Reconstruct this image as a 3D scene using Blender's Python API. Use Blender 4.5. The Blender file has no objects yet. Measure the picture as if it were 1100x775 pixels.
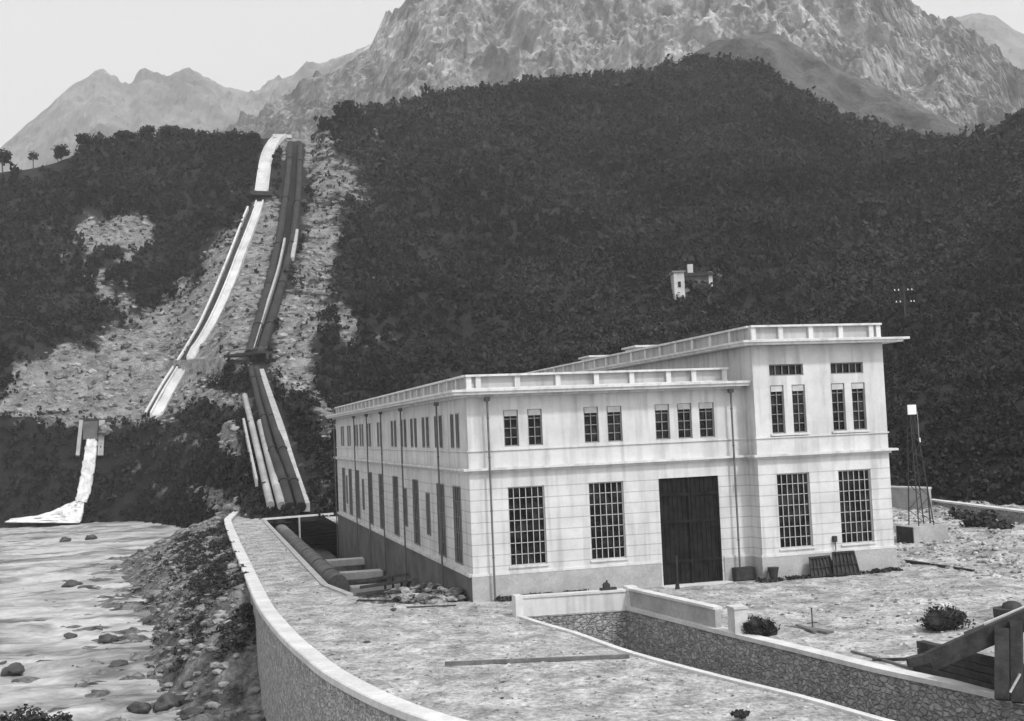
import bpy, math, random
import numpy as np
from mathutils import Vector, Matrix, noise, geometry
random.seed(7); rng = np.random.default_rng(7)
S = bpy.context.scene
COL = S.collection
PI = math.pi

# ------------------------------------------------------------ camera
FPX, PITCH, ROLL, YAW = 1256.53, 0.059, -0.0421, 0.2694
C0 = np.array([-14.998, -64.388, 9.521])
def _cam():
    y, p, r = YAW, PITCH, ROLL
    F = np.array([math.sin(y)*math.cos(p), math.cos(y)*math.cos(p), math.sin(p)])
    R = np.array([math.cos(y), -math.sin(y), 0.]); U = np.cross(R, F)
    return F, R*math.cos(r)+U*math.sin(r), -R*math.sin(r)+U*math.cos(r)
CF, CR, CU = _cam()
cd = bpy.data.cameras.new('camera'); cam = bpy.data.objects.new('camera', cd); COL.objects.link(cam)
cam.matrix_world = Matrix([[CR[0], CU[0], -CF[0], C0[0]], [CR[1], CU[1], -CF[1], C0[1]], [CR[2], CU[2], -CF[2], C0[2]], [0, 0, 0, 1]])
cd.sensor_width = 36; cd.lens = FPX*36/1100; cd.clip_end = 20000; cd.clip_start = .5
S.camera = cam
def ray(px, py):            # survey helper: a bearing measured on the photograph
    return CF+CR*(px-550)/FPX-CU*(py-387.5)/FPX
def onz(px, py, z):
    v = ray(px, py); return C0+v*(z-C0[2])/v[2]
def atD(px, py, D):         # at horizontal distance D
    v = ray(px, py); return C0+v*D/math.hypot(v[0], v[1])
def to_px(P):
    v = np.asarray(P)-C0; z = v@CF
    return 550+FPX*(v@CR)/z, 387.5-FPX*(v@CU)/z

# ------------------------------------------------------------ materials (all neutral greys: a black and white print)
def mat(name, a, b=None, scale=1.0, rough=.9, bump=0., bscale=None, bdist=.05, detail=6, contrast=(.35, .65), spec=.3, speck=0., speck_scale=9., stripe=None):
    m = bpy.data.materials.new(name); m.use_nodes = True
    nt = m.node_tree; N = nt.nodes; L = nt.links; bs = N['Principled BSDF']
    bs.inputs['Roughness'].default_value = rough; bs.inputs['Specular IOR Level'].default_value = spec
    b = a if b is None else b
    tc = N.new('ShaderNodeTexCoord'); g = N.new('ShaderNodeNewGeometry')
    n = N.new('ShaderNodeTexNoise'); n.inputs['Scale'].default_value = scale; n.inputs['Detail'].default_value = detail; n.inputs['Roughness'].default_value = .62
    L.new(g.outputs['Position'], n.inputs['Vector'])
    r = N.new('ShaderNodeMapRange'); r.inputs['From Min'].default_value = contrast[0]; r.inputs['From Max'].default_value = contrast[1]
    r.inputs['To Min'].default_value = a; r.inputs['To Max'].default_value = b
    L.new(n.outputs['Fac'], r.inputs['Value']); out = r.outputs['Result']
    if speck:
        n2 = N.new('ShaderNodeTexNoise'); n2.inputs['Scale'].default_value = speck_scale; n2.inputs['Detail'].default_value = 4; n2.inputs['Roughness'].default_value = .8
        L.new(g.outputs['Position'], n2.inputs['Vector'])
        r2 = N.new('ShaderNodeMapRange'); r2.inputs['From Min'].default_value = .3; r2.inputs['From Max'].default_value = .7
        r2.inputs['To Min'].default_value = 1-speck; r2.inputs['To Max'].default_value = 1+speck
        L.new(n2.outputs['Fac'], r2.inputs['Value'])
        mu = N.new('ShaderNodeMath'); mu.operation = 'MULTIPLY'; L.new(out, mu.inputs[0]); L.new(r2.outputs['Result'], mu.inputs[1]); out = mu.outputs[0]
    if bump:
        n3 = N.new('ShaderNodeTexNoise'); n3.inputs['Scale'].default_value = bscale or scale*3; n3.inputs['Detail'].default_value = 6
        L.new(g.outputs['Position'], n3.inputs['Vector'])
        bp = N.new('ShaderNodeBump'); bp.inputs['Strength'].default_value = bump; bp.inputs['Distance'].default_value = bdist
        L.new(n3.outputs['Fac'], bp.inputs['Height']); L.new(bp.outputs['Normal'], bs.inputs['Normal'])
    L.new(out, bs.inputs['Base Color'])
    m['out'] = 1
    return m
def base_in(m):
    bs = m.node_tree.nodes['Principled BSDF']; return bs, bs.inputs['Base Color'].links[0].from_socket
def mul_chain(m, sock):
    """multiply the base colour of m by a value socket"""
    bs, src = base_in(m); N = m.node_tree.nodes; L = m.node_tree.links
    mu = N.new('ShaderNodeMath'); mu.operation = 'MULTIPLY'; L.new(src, mu.inputs[0]); L.new(sock, mu.inputs[1]); L.new(mu.outputs[0], bs.inputs['Base Color'])

M = {}
# plaster with stain streaks; rusticated courses on the ground floor
def plaster(name, a, b, courses):
    m = mat(name, a, b, scale=.5, rough=.85, bump=.25, bscale=14, bdist=.01, speck=.05, speck_scale=6)
    N = m.node_tree.nodes; L = m.node_tree.links
    g = N.new('ShaderNodeNewGeometry'); mp = N.new('ShaderNodeMapping'); mp.inputs['Scale'].default_value = (1.6, 1.6, .13)
    L.new(g.outputs['Position'], mp.inputs['Vector'])
    n = N.new('ShaderNodeTexNoise'); n.inputs['Scale'].default_value = 1.3; n.inputs['Detail'].default_value = 5; L.new(mp.outputs[0], n.inputs['Vector'])
    r = N.new('ShaderNodeMapRange'); r.inputs['From Min'].default_value = .3; r.inputs['From Max'].default_value = .52; r.inputs['To Min'].default_value = .72; r.inputs['To Max'].default_value = 1
    L.new(n.outputs['Fac'], r.inputs['Value']); mul_chain(m, r.outputs['Result'])
    if courses:
        sp = N.new('ShaderNodeSeparateXYZ'); L.new(g.outputs['Position'], sp.inputs[0])
        d = N.new('ShaderNodeMath'); d.operation = 'DIVIDE'; L.new(sp.outputs['Z'], d.inputs[0]); d.inputs[1].default_value = .62
        f = N.new('ShaderNodeMath'); f.operation = 'FRACT'; L.new(d.outputs[0], f.inputs[0])
        c = N.new('ShaderNodeMath'); c.operation = 'LESS_THAN'; L.new(f.outputs[0], c.inputs[0]); c.inputs[1].default_value = .085
        c2 = N.new('ShaderNodeMath'); c2.operation = 'LESS_THAN'; L.new(sp.outputs['Z'], c2.inputs[0]); c2.inputs[1].default_value = 6.4
        c3 = N.new('ShaderNodeMath'); c3.operation = 'MULTIPLY'; L.new(c.outputs[0], c3.inputs[0]); L.new(c2.outputs[0], c3.inputs[1])
        r2 = N.new('ShaderNodeMapRange'); r2.inputs['To Min'].default_value = 1; r2.inputs['To Max'].default_value = .66; L.new(c3.outputs[0], r2.inputs['Value'])
        mul_chain(m, r2.outputs['Result'])
    return m
M['wall'] = plaster('plaster_wall', .54, .68, True)
M['trim'] = plaster('plaster_trim', .58, .68, False)
M['panel'] = plaster('shaded_parapet_plaster', .40, .50, False)  # greyer than the trim: shade of the recessed panels put into the colour
M['roof'] = mat('roof_cement', .22, .32, .6)
M['plinth'] = mat('plinth_render', .33, .44, .7, bump=.6, bscale=9, bdist=.02, speck=.16, speck_scale=7)
M['basement'] = mat('basement_concrete', .09, .16, .5, bump=.5, bscale=6, speck=.15, speck_scale=5)
M['glass'] = mat('dark_glass', .003, .05, 1.4, rough=.2, spec=.25, contrast=(.45,.75))
M['bars'] = mat('window_bars', .38, .46, 2)
M['barsdark'] = mat('window_bars_dark', .2, .26, 2)
M['blind'] = mat('roller_blind', .42, .55, 2)
M['door'] = mat('door_boards', .010, .024, 2, rough=.9, spec=.1)
M['iron'] = mat('dark_iron', .03, .05, 3, rough=.7)
M['pipe'] = mat('down_pipe', .11, .16, 2, rough=.7)
M['timber'] = mat('dark_timber', .025, .06, 2, bump=.4, bscale=12, speck=.2)
M['paletimber'] = mat('pale_timber', .45, .6, 2, bump=.3, bscale=9, speck=.1)
M['midtimber'] = mat('weathered_timber', .10, .17, 2, bump=.3, bscale=9, speck=.15)
M['concrete'] = mat('pale_concrete', .5, .66, .7, bump=.3, bscale=8, bdist=.02, speck=.12, speck_scale=5)
M['greyconcrete'] = mat('grey_concrete', .3, .42, .7, bump=.3, bscale=8, bdist=.02, speck=.15, speck_scale=5)
M['flume'] = mat('flume_concrete', .46, .66, .15, speck=.1, speck_scale=.8)
M['penstock'] = mat('penstock_steel', .008, .03, .3, rough=.6, speck=.15, speck_scale=.7)
M['paintedpipe'] = mat('pale_pipe', .26, .42, .2, rough=.6, speck=.15, speck_scale=.7)
M['trenchpipe'] = mat('rusty_pipe', .13, .22, .5, rough=.75, speck=.2, speck_scale=2)
M['white'] = mat('white_enamel', .8, .8, 1, rough=.4)
M['stone'] = mat('river_stone', .05, .34, .9, bump=.5, bscale=3, bdist=.08, speck=.25, speck_scale=3)
M['scree'] = mat('scree_stone', .10, .34, .25, speck=.3, speck_scale=2, contrast=(.4,.6))
M['gravel'] = mat('gravel_stone', .08, .5, 3, speck=.3, speck_scale=6)
M['soot'] = mat('dark_brushwood', .012, .03, 3)
M['heapstone'] = mat('heap_stone', .03, .30, 1.2, bump=.5, bscale=5, bdist=.05, speck=.4, speck_scale=4, contrast=(.42,.6))
M['darkstone'] = mat('wet_stone', .04, .08, .5, rough=.5, bump=.6, bscale=3, bdist=.1, speck=.2, speck_scale=3)
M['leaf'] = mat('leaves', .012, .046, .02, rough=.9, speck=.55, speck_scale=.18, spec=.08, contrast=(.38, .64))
M['leafnear'] = mat('shrub_leaves', .018, .045, 1, rough=.8, speck=.3, speck_scale=3)
M['bark'] = mat('bark', .05, .09, 1)
M['fall'] = mat('white_water', .58, .84, .9, rough=.6, bump=.9, bscale=1.5, bdist=.4, speck=.12, speck_scale=2)

def stone_wall(name, a, b, mortar, scale):
    m = mat(name, a, b, scale=scale*.8, rough=.95, speck=.2, speck_scale=8, contrast=(.3, .7))
    N = m.node_tree.nodes; L = m.node_tree.links; bs = N['Principled BSDF']
    g = N.new('ShaderNodeNewGeometry'); mp = N.new('ShaderNodeMapping'); mp.inputs['Scale'].default_value = (1, 1, 1.5); L.new(g.outputs['Position'], mp.inputs['Vector'])
    nd = N.new('ShaderNodeTexNoise'); nd.inputs['Scale'].default_value = 2.; L.new(mp.outputs[0], nd.inputs['Vector'])
    mx = N.new('ShaderNodeMixRGB'); mx.inputs[0].default_value = .32; L.new(mp.outputs[0], mx.inputs[1]); L.new(nd.outputs['Color'], mx.inputs[2])
    v = N.new('ShaderNodeTexVoronoi'); v.feature = 'DISTANCE_TO_EDGE'; v.inputs['Scale'].default_value = scale; L.new(mx.outputs[0], v.inputs['Vector'])
    v2 = N.new('ShaderNodeTexVoronoi'); v2.inputs['Scale'].default_value = scale; L.new(mx.outputs[0], v2.inputs['Vector'])
    r = N.new('ShaderNodeMapRange'); r.inputs['From Max'].default_value = .12; r.inputs['To Min'].default_value = mortar; r.inputs['To Max'].default_value = 1
    L.new(v.outputs['Distance'], r.inputs['Value']); mul_chain(m, r.outputs['Result'])
    bw = N.new('ShaderNodeRGBToBW'); L.new(v2.outputs['Color'], bw.inputs[0])
    r3 = N.new('ShaderNodeMapRange'); r3.inputs['From Min'].default_value = .25; r3.inputs['From Max'].default_value = .75; r3.inputs['To Min'].default_value = .8; r3.inputs['To Max'].default_value = 1.2; L.new(bw.outputs[0], r3.inputs['Value']); mul_chain(m, r3.outputs['Result'])
    bp = N.new('ShaderNodeBump'); bp.inputs['Strength'].default_value = .9; bp.inputs['Distance'].default_value = .08
    r4 = N.new('ShaderNodeMapRange'); r4.inputs['From Max'].default_value = .15; L.new(v.outputs['Distance'], r4.inputs['Value'])
    L.new(r4.outputs['Result'], bp.inputs['Height']); L.new(bp.outputs['Normal'], bs.inputs['Normal'])
    return m
M['masonry'] = stone_wall('rubble_masonry', .22, .42, .88, 5.2)
M['masonry_pale'] = stone_wall('pale_rubble_masonry', .30, .48, .86, 5.2)

# ground: gravelly earth
def ground_mat(name, a, b, sc=.35, speck=.4, ss=7, bd=.06, st=.9):
    m = mat(name, a, b, scale=sc, rough=.95, bump=st, bscale=5, bdist=bd, detail=10, contrast=(.36, .66), speck=speck, speck_scale=ss)
    return m
M['yard'] = ground_mat('gravel_earth', .2, .50, sc=.6, speck=.6, ss=3.5, bd=.12)
M['bank'] = ground_mat('rocky_bank', .035, .24, sc=.45, speck=.6, ss=2.2, bd=.3)
M['trenchfloor'] = ground_mat('trench_earth', .07, .16, sc=.6)

# hillside: attribute "bare" mixes dark scrub soil with pale scree
def hill_mat(name, dark, pale):
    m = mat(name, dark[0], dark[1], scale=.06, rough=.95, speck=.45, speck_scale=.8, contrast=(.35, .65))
    N = m.node_tree.nodes; L = m.node_tree.links; bs, src = base_in(m)
    g = N.new('ShaderNodeNewGeometry')
    n = N.new('ShaderNodeTexNoise'); n.inputs['Scale'].default_value = .3; n.inputs['Detail'].default_value = 12; n.inputs['Roughness'].default_value = .85; L.new(g.outputs['Position'], n.inputs['Vector'])
    r = N.new('ShaderNodeMapRange'); r.inputs['From Min'].default_value = .36; r.inputs['From Max'].default_value = .62; r.inputs['To Min'].default_value = pale[0]; r.inputs['To Max'].default_value = pale[1]; L.new(n.outputs['Fac'], r.inputs['Value'])
    at = N.new('ShaderNodeAttribute'); at.attribute_name = 'bare'
    n2 = N.new('ShaderNodeTexNoise'); n2.inputs['Scale'].default_value = .16; n2.inputs['Detail'].default_value = 8; n2.inputs['Roughness'].default_value = .7; L.new(g.outputs['Position'], n2.inputs['Vector'])
    ad = N.new('ShaderNodeMath'); ad.operation = 'MULTIPLY_ADD'; L.new(n2.outputs['Fac'], ad.inputs[0]); ad.inputs[1].default_value = 2.4; L.new(at.outputs['Fac'], ad.inputs[2])
    r2 = N.new('ShaderNodeMapRange'); r2.inputs['From Min'].default_value = 1.5; r2.inputs['From Max'].default_value = 1.75; L.new(ad.outputs[0], r2.inputs['Value'])
    mx = N.new('ShaderNodeMix'); L.new(r2.outputs['Result'], mx.inputs['Factor']); L.new(src, mx.inputs[2]); L.new(r.outputs['Result'], mx.inputs[3])
    L.new(mx.outputs[0], bs.inputs['Base Color'])
    bp = N.new('ShaderNodeBump'); bp.inputs['Strength'].default_value = .8; bp.inputs['Distance'].default_value = 1.2; L.new(n.outputs['Fac'], bp.inputs['Height']); L.new(bp.outputs['Normal'], bs.inputs['Normal'])
    return m
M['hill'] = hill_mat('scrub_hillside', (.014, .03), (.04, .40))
def rock_mat(name, a, b, dark, sc, bd):
    m = mat(name, a, b, scale=sc, rough=.95, speck=.3, speck_scale=sc*6, bump=1., bscale=sc*2.5, bdist=bd, detail=12, contrast=(.38, .62))
    N = m.node_tree.nodes; L = m.node_tree.links
    g = N.new('ShaderNodeNewGeometry'); mp = N.new('ShaderNodeMapping'); mp.inputs['Scale'].default_value = (1, 1, .35); L.new(g.outputs['Position'], mp.inputs['Vector'])
    n = N.new('ShaderNodeTexNoise'); n.inputs['Scale'].default_value = sc*.9; n.inputs['Detail'].default_value = 10; n.inputs['Roughness'].default_value = .7; L.new(mp.outputs[0], n.inputs['Vector'])
    r = N.new('ShaderNodeMapRange'); r.inputs['From Min'].default_value = .46; r.inputs['From Max'].default_value = .56; r.inputs['To Min'].default_value = dark; r.inputs['To Max'].default_value = 1; L.new(n.outputs['Fac'], r.inputs['Value'])
    mul_chain(m, r.outputs['Result'])
    return m
M['rock'] = rock_mat('limestone_rock', .2, .5, .6, .03, 3)
M['hazy_spur'] = mat('hazy_spur_ground', .04, .11, .03, speck=.4, speck_scale=.25, bump=.8, bscale=.2, bdist=3)  # paler than the wooded slope: distance haze partly painted into the ground colour
M['farrock'] = mat('far_mountain', .06, .24, .006, speck=.2, speck_scale=.02)

def water_mat():
    m = mat('river_water', .12, .52, scale=.17, rough=.5, bump=.7, bscale=1.2, bdist=.3, detail=8, contrast=(.38, .60), speck=.22, speck_scale=1.1)
    N = m.node_tree.nodes; L = m.node_tree.links
    for n in list(N):
        if n.type == 'TEX_NOISE':
            lk = n.inputs['Vector'].links[0]; src = lk.from_socket; n.inputs['Distortion'].default_value = .8
            mp = N.new('ShaderNodeMapping'); mp.inputs['Rotation'].default_value = (0, 0, -.15); mp.inputs['Scale'].default_value = (.6, .95, 1)
            L.new(src, mp.inputs['Vector']); L.new(mp.outputs[0], n.inputs['Vector'])
    return m
M['water'] = water_mat()

# ------------------------------------------------------------ object helpers
def props(o, label=None, cat=None, group=None, kind=None):
    if label: o['label'] = label
    if cat: o['category'] = cat
    if group: o['group'] = group
    if kind: o['kind'] = kind
    return o
def empty(name, loc, label, cat, group=None, rz=0):
    o = bpy.data.objects.new(name, None); COL.objects.link(o); o.location = loc; o.rotation_euler.z = rz; o.empty_display_size = .3
    return props(o, label, cat, group)
class MB:
    def __init__(s): s.v = []; s.f = []; s.sm = []
    def add(s, v, f, smooth=False):
        k = len(s.v); s.v += [tuple(map(float, p)) for p in v]; s.f += [tuple(i+k for i in q) for q in f]; s.sm += [smooth]*len(f)
    def box(s, a, b):
        x0, y0, z0 = a; x1, y1, z1 = b
        s.add([(x0,y0,z0),(x1,y0,z0),(x1,y1,z0),(x0,y1,z0),(x0,y0,z1),(x1,y0,z1),(x1,y1,z1),(x0,y1,z1)],
              [(0,3,2,1),(4,5,6,7),(0,1,5,4),(1,2,6,5),(2,3,7,6),(3,0,4,7)])
    def obox(s, o, ux, uy, uz):  # oriented box: corner/centre base o, half extents vectors ux, uy; uz full
        o = np.array(o, float); ux, uy, uz = map(lambda q: np.array(q, float), (ux, uy, uz))
        s.add([o-ux-uy, o+ux-uy, o+ux+uy, o-ux+uy, o-ux-uy+uz, o+ux-uy+uz, o+ux+uy+uz, o-ux+uy+uz],
              [(0,3,2,1),(4,5,6,7),(0,1,5,4),(1,2,6,5),(2,3,7,6),(3,0,4,7)])
    def bar(s, a, b, w, h=None):   # beam between two points
        a = Vector(a); b = Vector(b); d = (b-a).normalized(); h = h or w
        up = Vector((0,0,1)) if abs(d.z) < .95 else Vector((0,1,0))
        x = d.cross(up).normalized()*w/2; y = x.cross(d).normalized()*h/2
        p = [a-x-y, a+x-y, a+x+y, a-x+y, b-x-y, b+x-y, b+x+y, b-x+y]
        s.add(p, [(0,3,2,1),(4,5,6,7),(0,1,5,4),(1,2,6,5),(2,3,7,6),(3,0,4,7)])
    def tube(s, pts, r, n=12, caps=True):
        pts = [Vector(p) for p in pts]; rs = r if isinstance(r, (list, tuple)) else [r]*len(pts); rings = []
        for i, p in enumerate(pts):
            d = (pts[min(i+1, len(pts)-1)]-pts[max(i-1, 0)]).normalized()
            up = Vector((0,0,1)) if abs(d.z) < .9 else Vector((0,1,0))
            x = d.cross(up).normalized(); y = x.cross(d)
            rings.append([p+(x*math.cos(2*PI*k/n)+y*math.sin(2*PI*k/n))*rs[i] for k in range(n)])
        v = [q for g in rings for q in g]; f = []
        for i in range(len(pts)-1):
            for k in range(n): f.append((i*n+k, i*n+(k+1)%n, (i+1)*n+(k+1)%n, (i+1)*n+k))
        s.add(v, f, True)
        if caps: s.add(rings[0], [tuple(range(n))]); s.add(rings[-1], [tuple(range(n))[::-1]])
    def sweep(s, pts, prof, lat=None):   # prof: closed list of (lateral, up); lateral dir horizontal, right of travel
        n = len(prof); v = []
        for i, p in enumerate(pts):
            p = np.array(p, float); d = np.array(pts[min(i+1, len(pts)-1)], float)-np.array(pts[max(i-1, 0)], float)
            l = np.array([d[1], -d[0], 0.]); l /= np.linalg.norm(l)+1e-9
            for a, b in prof: v.append(p+l*a+np.array([0, 0, b]))
        f = []
        for i in range(len(pts)-1):
            for k in range(n): f.append((i*n+k, i*n+(k+1)%n, (i+1)*n+(k+1)%n, (i+1)*n+k))
        f.append(tuple(range(n))[::-1]); f.append(tuple((len(pts)-1)*n+k for k in range(n)))
        s.add(v, f)
    def build(s, name, m, parent=None, loc=(0,0,0)):
        me = bpy.data.meshes.new(name); loc = np.array(loc, float)
        me.from_pydata([tuple(np.array(p)-loc) for p in s.v] if np.any(loc) else s.v, [], s.f); me.materials.append(m)
        me.polygons.foreach_set('use_smooth', s.sm); me.update()
        o = bpy.data.objects.new(name, me); COL.objects.link(o)
        if parent is not None:
            o.parent = parent
            # all meshes are given in world coordinates unless loc is used: undo the parent's offset
            if not np.any(loc): o.matrix_parent_inverse = Matrix.LocRotScale(parent.location, parent.rotation_euler, None).inverted() if parent.type == 'EMPTY' else parent.matrix_basis.inverted()
            else: o.location = loc
        else: o.location = loc
        return o
def npmesh(name, v, f, m, smooth=False, parent=None):
    me = bpy.data.meshes.new(name); v = np.asarray(v, np.float32); f = np.asarray(f, np.int32)
    me.vertices.add(len(v)); me.vertices.foreach_set('co', v.ravel())
    k = f.shape[1]; me.loops.add(f.size); me.loops.foreach_set('vertex_index', f.ravel())
    me.polygons.add(len(f)); me.polygons.foreach_set('loop_start', np.arange(0, f.size, k, dtype=np.int32)); me.polygons.foreach_set('loop_total', np.full(len(f), k, np.int32))
    me.polygons.foreach_set('use_smooth', np.full(len(f), smooth)); me.materials.append(m); me.update(calc_edges=True); me.validate()
    o = bpy.data.objects.new(name, me); COL.objects.link(o)
    if parent is not None: o.parent = parent
    return o
def copy_thing(src, loc, rz=None, scale=None, label=None):
    r = src.copy(); COL.objects.link(r); r.location = loc
    if rz is not None: r.rotation_euler.z = rz
    if scale is not None: r.scale = scale
    if label: r['label'] = label
    for ch in list(src.children):
        c = ch.copy(); COL.objects.link(c); c.parent = r
        for g in list(ch.children): h = g.copy(); COL.objects.link(h); h.parent = c
    return r
def nz(x, y, z=0., s=1.): return noise.fractal(Vector((x*s, y*s, z*s)), 1., 2., 4)

# ------------------------------------------------------------ HILLS
def interp_curve(pts, xs):
    a = np.array(pts, float); return [np.interp(xs, a[:, 0], a[:, k]) for k in range(1, a.shape[1])]
def loft(curves, xs, rows):
    """curves: lists of (column, photo height or None, distance). Returns grid P[row, col]"""
    K = []
    for c in curves:
        y, D = interp_curve(c, xs)
        K.append(np.array([atD(x, yy, dd) for x, yy, dd in zip(xs, y, D)]))
    out = []
    for k in range(len(K)-1):
        n = rows[k]
        for t in np.arange(n)/n: out.append(K[k]*(1-t)+K[k+1]*t)
    out.append(K[-1]); return np.array(out)
def zcurve(pts):   # convert (col, z, D) into (col, y, D)
    out = []
    for px, z, D in pts:
        y = 470.
        for _ in range(12):
            P = atD(px, y, D); y -= (z-P[2])/D*FPX*.98
        out.append((px, y, D))
    return out
XS = np.arange(-330, 1431, 5.)
foot = zcurve([(-330,-6,246),(90,-6,246),(150,-6,240),(215,-6,205),(245,-3,160),(262,-.6,147),(300,-.4,143),(360,-.3,143),(600,-.3,160),(900,-.3,140),(960,-.3,128),(1100,-.3,121),(1430,-.3,105)])
b1 = [(-330,452,256),(150,455,252),(230,456,228),(258,462,195),(300,472,170),(360,470,170),(600,440,185),(900,470,160),(960,500,137),(1100,512,130),(1430,520,112)]
b2 = [(-330,446,272),(140,451,270),(230,447,244),(258,450,212),(300,455,180),(360,455,182),(600,425,200),(900,450,172),(960,480,148),(1100,490,140),(1430,495,120)]
b3 = [(-330,392,300),(180,391,292),(250,390,256),(330,390,240),(600,370,245),(900,380,215),(960,400,190),(1100,410,175),(1430,400,150)]
b4 = [(-330,290,355),(180,285,350),(250,281,325),(330,280,320),(600,260,330),(900,260,310),(1000,290,290),(1100,290,260),(1430,260,220)]
ridge = [(-330,250,420),(-100,215,425),(0,184,425),(30,180,425),(60,174,425),(78,168,425),(88,156,425),(100,155,425),(150,148,422),(200,147,418),(250,147,412),(278,150,408),(290,148,405),(305,146,405),(318,150,405),(332,148,410),(345,138,415),(370,128,425),(400,120,440),(470,107,470),(560,93,505),(640,84,535),(700,78,550),(740,72,560),(765,66,565),(790,68,560),(820,76,550),(850,96,540),(880,116,520),(930,138,490),(985,150,460),(1040,152,440),(1062,146,425),(1085,133,410),(1100,127,400),(1200,95,370),(1430,50,330)]
back = [(x, y+60, D+160) for x, y, D in ridge]
G = loft([foot, b1, b2, b3, b4, ridge, back], XS, [12, 5, 12, 22, 34, 6])
# bare ground survey: capsules x0,y0,x1,y1,r,strength
BARE = [(0,442,165,443,8,.85),(92,254,150,250,9,1.),(137,275,137,275,4,.8),(96,236,112,238,3,.5),(215,330,140,385,30,.72),(245,275,215,350,22,.62),(255,330,165,415,34,.74),(225,350,120,420,12,.95),(60,408,20,402,6,.8),(66,395,140,402,10,1.),(0,440,130,432,10,.9),
        (25,416,180,424,12,.9),(200,425,262,436,7,.8),(105,305,135,325,11,.45),(75,275,130,305,14,.3),(200,300,230,305,12,.5),(320,138,322,165,12,1.),(340,165,352,230,24,.42),(345,240,332,330,18,.58),
        (318,335,312,400,18,.75),(362,330,376,360,7,.6),(290,230,250,370,16,.75),(330,405,352,470,14,.4),(345,175,385,215,14,.45),(243,468,247,492,9,.8),(30,399,140,396,5,.9),(140,396,275,390,5,.9),
        (200,520,225,540,5,.5),(150,500,180,515,5,.35),(10,455,60,452,3,.3),(20,460,110,458,6,.55),(170,470,235,462,4,.35),(340,430,400,420,4,.35),(230,545,250,560,8,.8),(850,85,870,88,6,.4),
        (690,150,694,152,3,.3),(740,205,742,206,3,.3),(400,135,410,150,4,.3),(440,170,444,172,3,.3),(1010,100,1010,100,3,.3),(780,70,830,90,0,.0),(1110,330,1110,330,3,.3),
        (345,500,350,540,8,.3),(310,480,325,540,14,.25),(450,330,520,335,3,.2),(370,300,440,310,4,.2),(340,352,420,362,4,.3)]
def bare_at(x, y):
    b = np.zeros_like(x, float)
    for x0, y0, x1, y1, r, s in BARE:
        if s == 0: continue
        dx, dy = x1-x0, y1-y0; L2 = dx*dx+dy*dy+1e-9
        t = np.clip(((x-x0)*dx+(y-y0)*dy)/L2, 0, 1); d = np.hypot(x-x0-t*dx, y-y0-t*dy)
        b = np.maximum(b, s*np.clip(1.35-d/(r+2)*.75, 0, 1))
    return b
R_, C_ = G.shape[:2]
PXg = np.zeros((R_, C_)); PYg = np.zeros((R_, C_))
V = G-C0; zz = V@CF; PXg = 550+FPX*(V@CR)/zz; PYg = 387.5-FPX*(V@CU)/zz
bareg = bare_at(PXg, PYg); bareg[-6:] = 0

corr = np.maximum(bare_at(PXg, PYg)*0, 0)
def seg_d(x, y, pl):
    d = np.full(x.shape, 1e9)
    for (x0, y0), (x1, y1) in zip(pl, pl[1:]):
        dx, dy = x1-x0, y1-y0; L2 = dx*dx+dy*dy+1e-9
        t = np.clip(((x-x0)*dx+(y-y0)*dy)/L2, 0, 1); d = np.minimum(d, np.hypot(x-x0-t*dx, y-y0-t*dy))
    return d
CH = [(300,149),(288,155),(284,177),(280,203),(275,234),(267,252),(258,275),(246,303),(234,335),(214,368),(193,403),(179,424),(166,450)]
PE = [(322,155),(318,200),(310,250),(298,300),(284,350),(272,388),(280,420),(300,480),(322,540),(330,556)]
dch = np.minimum(seg_d(PXg, PYg, CH), seg_d(PXg, PYg, PE))
dch = np.minimum(dch, seg_d(PXg, PYg, [(266,430),(280,490),(297,555)])+2)
dch = np.minimum(dch, seg_d(PXg, PYg, [(312,158),(302,250),(268,386)]))
dch = np.minimum(dch, seg_d(PXg, PYg, [(282,404),(302,468),(329,553)])+3)
dpe = np.minimum(seg_d(PXg, PYg, [(318,162),(312,215),(305,262),(294,310),(284,350),(274,388)]), seg_d(PXg, PYg, [(276,400),(285,440),(297,485),(316,545)]))
bareg *= np.clip((dpe-7)/6., 0, 1)
rowlim = np.clip(np.arange(R_)/6., 0, 1)*np.clip((R_-1-6-np.arange(R_))/6.+.15, 0, 1)
for i in range(R_):
    for j in range(C_):
        a = rowlim[i]*min(1., max(0., (dch[i, j]-12)/25.))
        p = G[i, j]; n1 = noise.fractal(Vector((p[0]*.022, p[1]*.022, 3)), 1, 2, 4); n2 = nz(p[0], p[1], 0, .11)
        n3 = noise.ridged_multi_fractal(Vector((p[0]*.07, p[1]*.025, 9)), .9, 2.1, 4, 1., 2.)-1.
        G[i, j, 2] += a*((1-.5*bareg[i, j])*6.5*n1+(1.2+.6*bareg[i, j])*n2+bareg[i, j]*2.4*n3)
v = G.reshape(-1, 3); idx = np.arange(R_*C_).reshape(R_, C_)
fq = np.stack([idx[:-1, :-1], idx[:-1, 1:], idx[1:, 1:], idx[1:, :-1]], -1).reshape(-1, 4)
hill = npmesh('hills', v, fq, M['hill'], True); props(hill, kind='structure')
at = hill.data.attributes.new('bare', 'FLOAT', 'POINT'); at.data.foreach_set('value', bareg.ravel().astype(np.float32))
V = G-C0; PYs = 387.5-FPX*(V@CU)/(V@CF)
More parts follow.
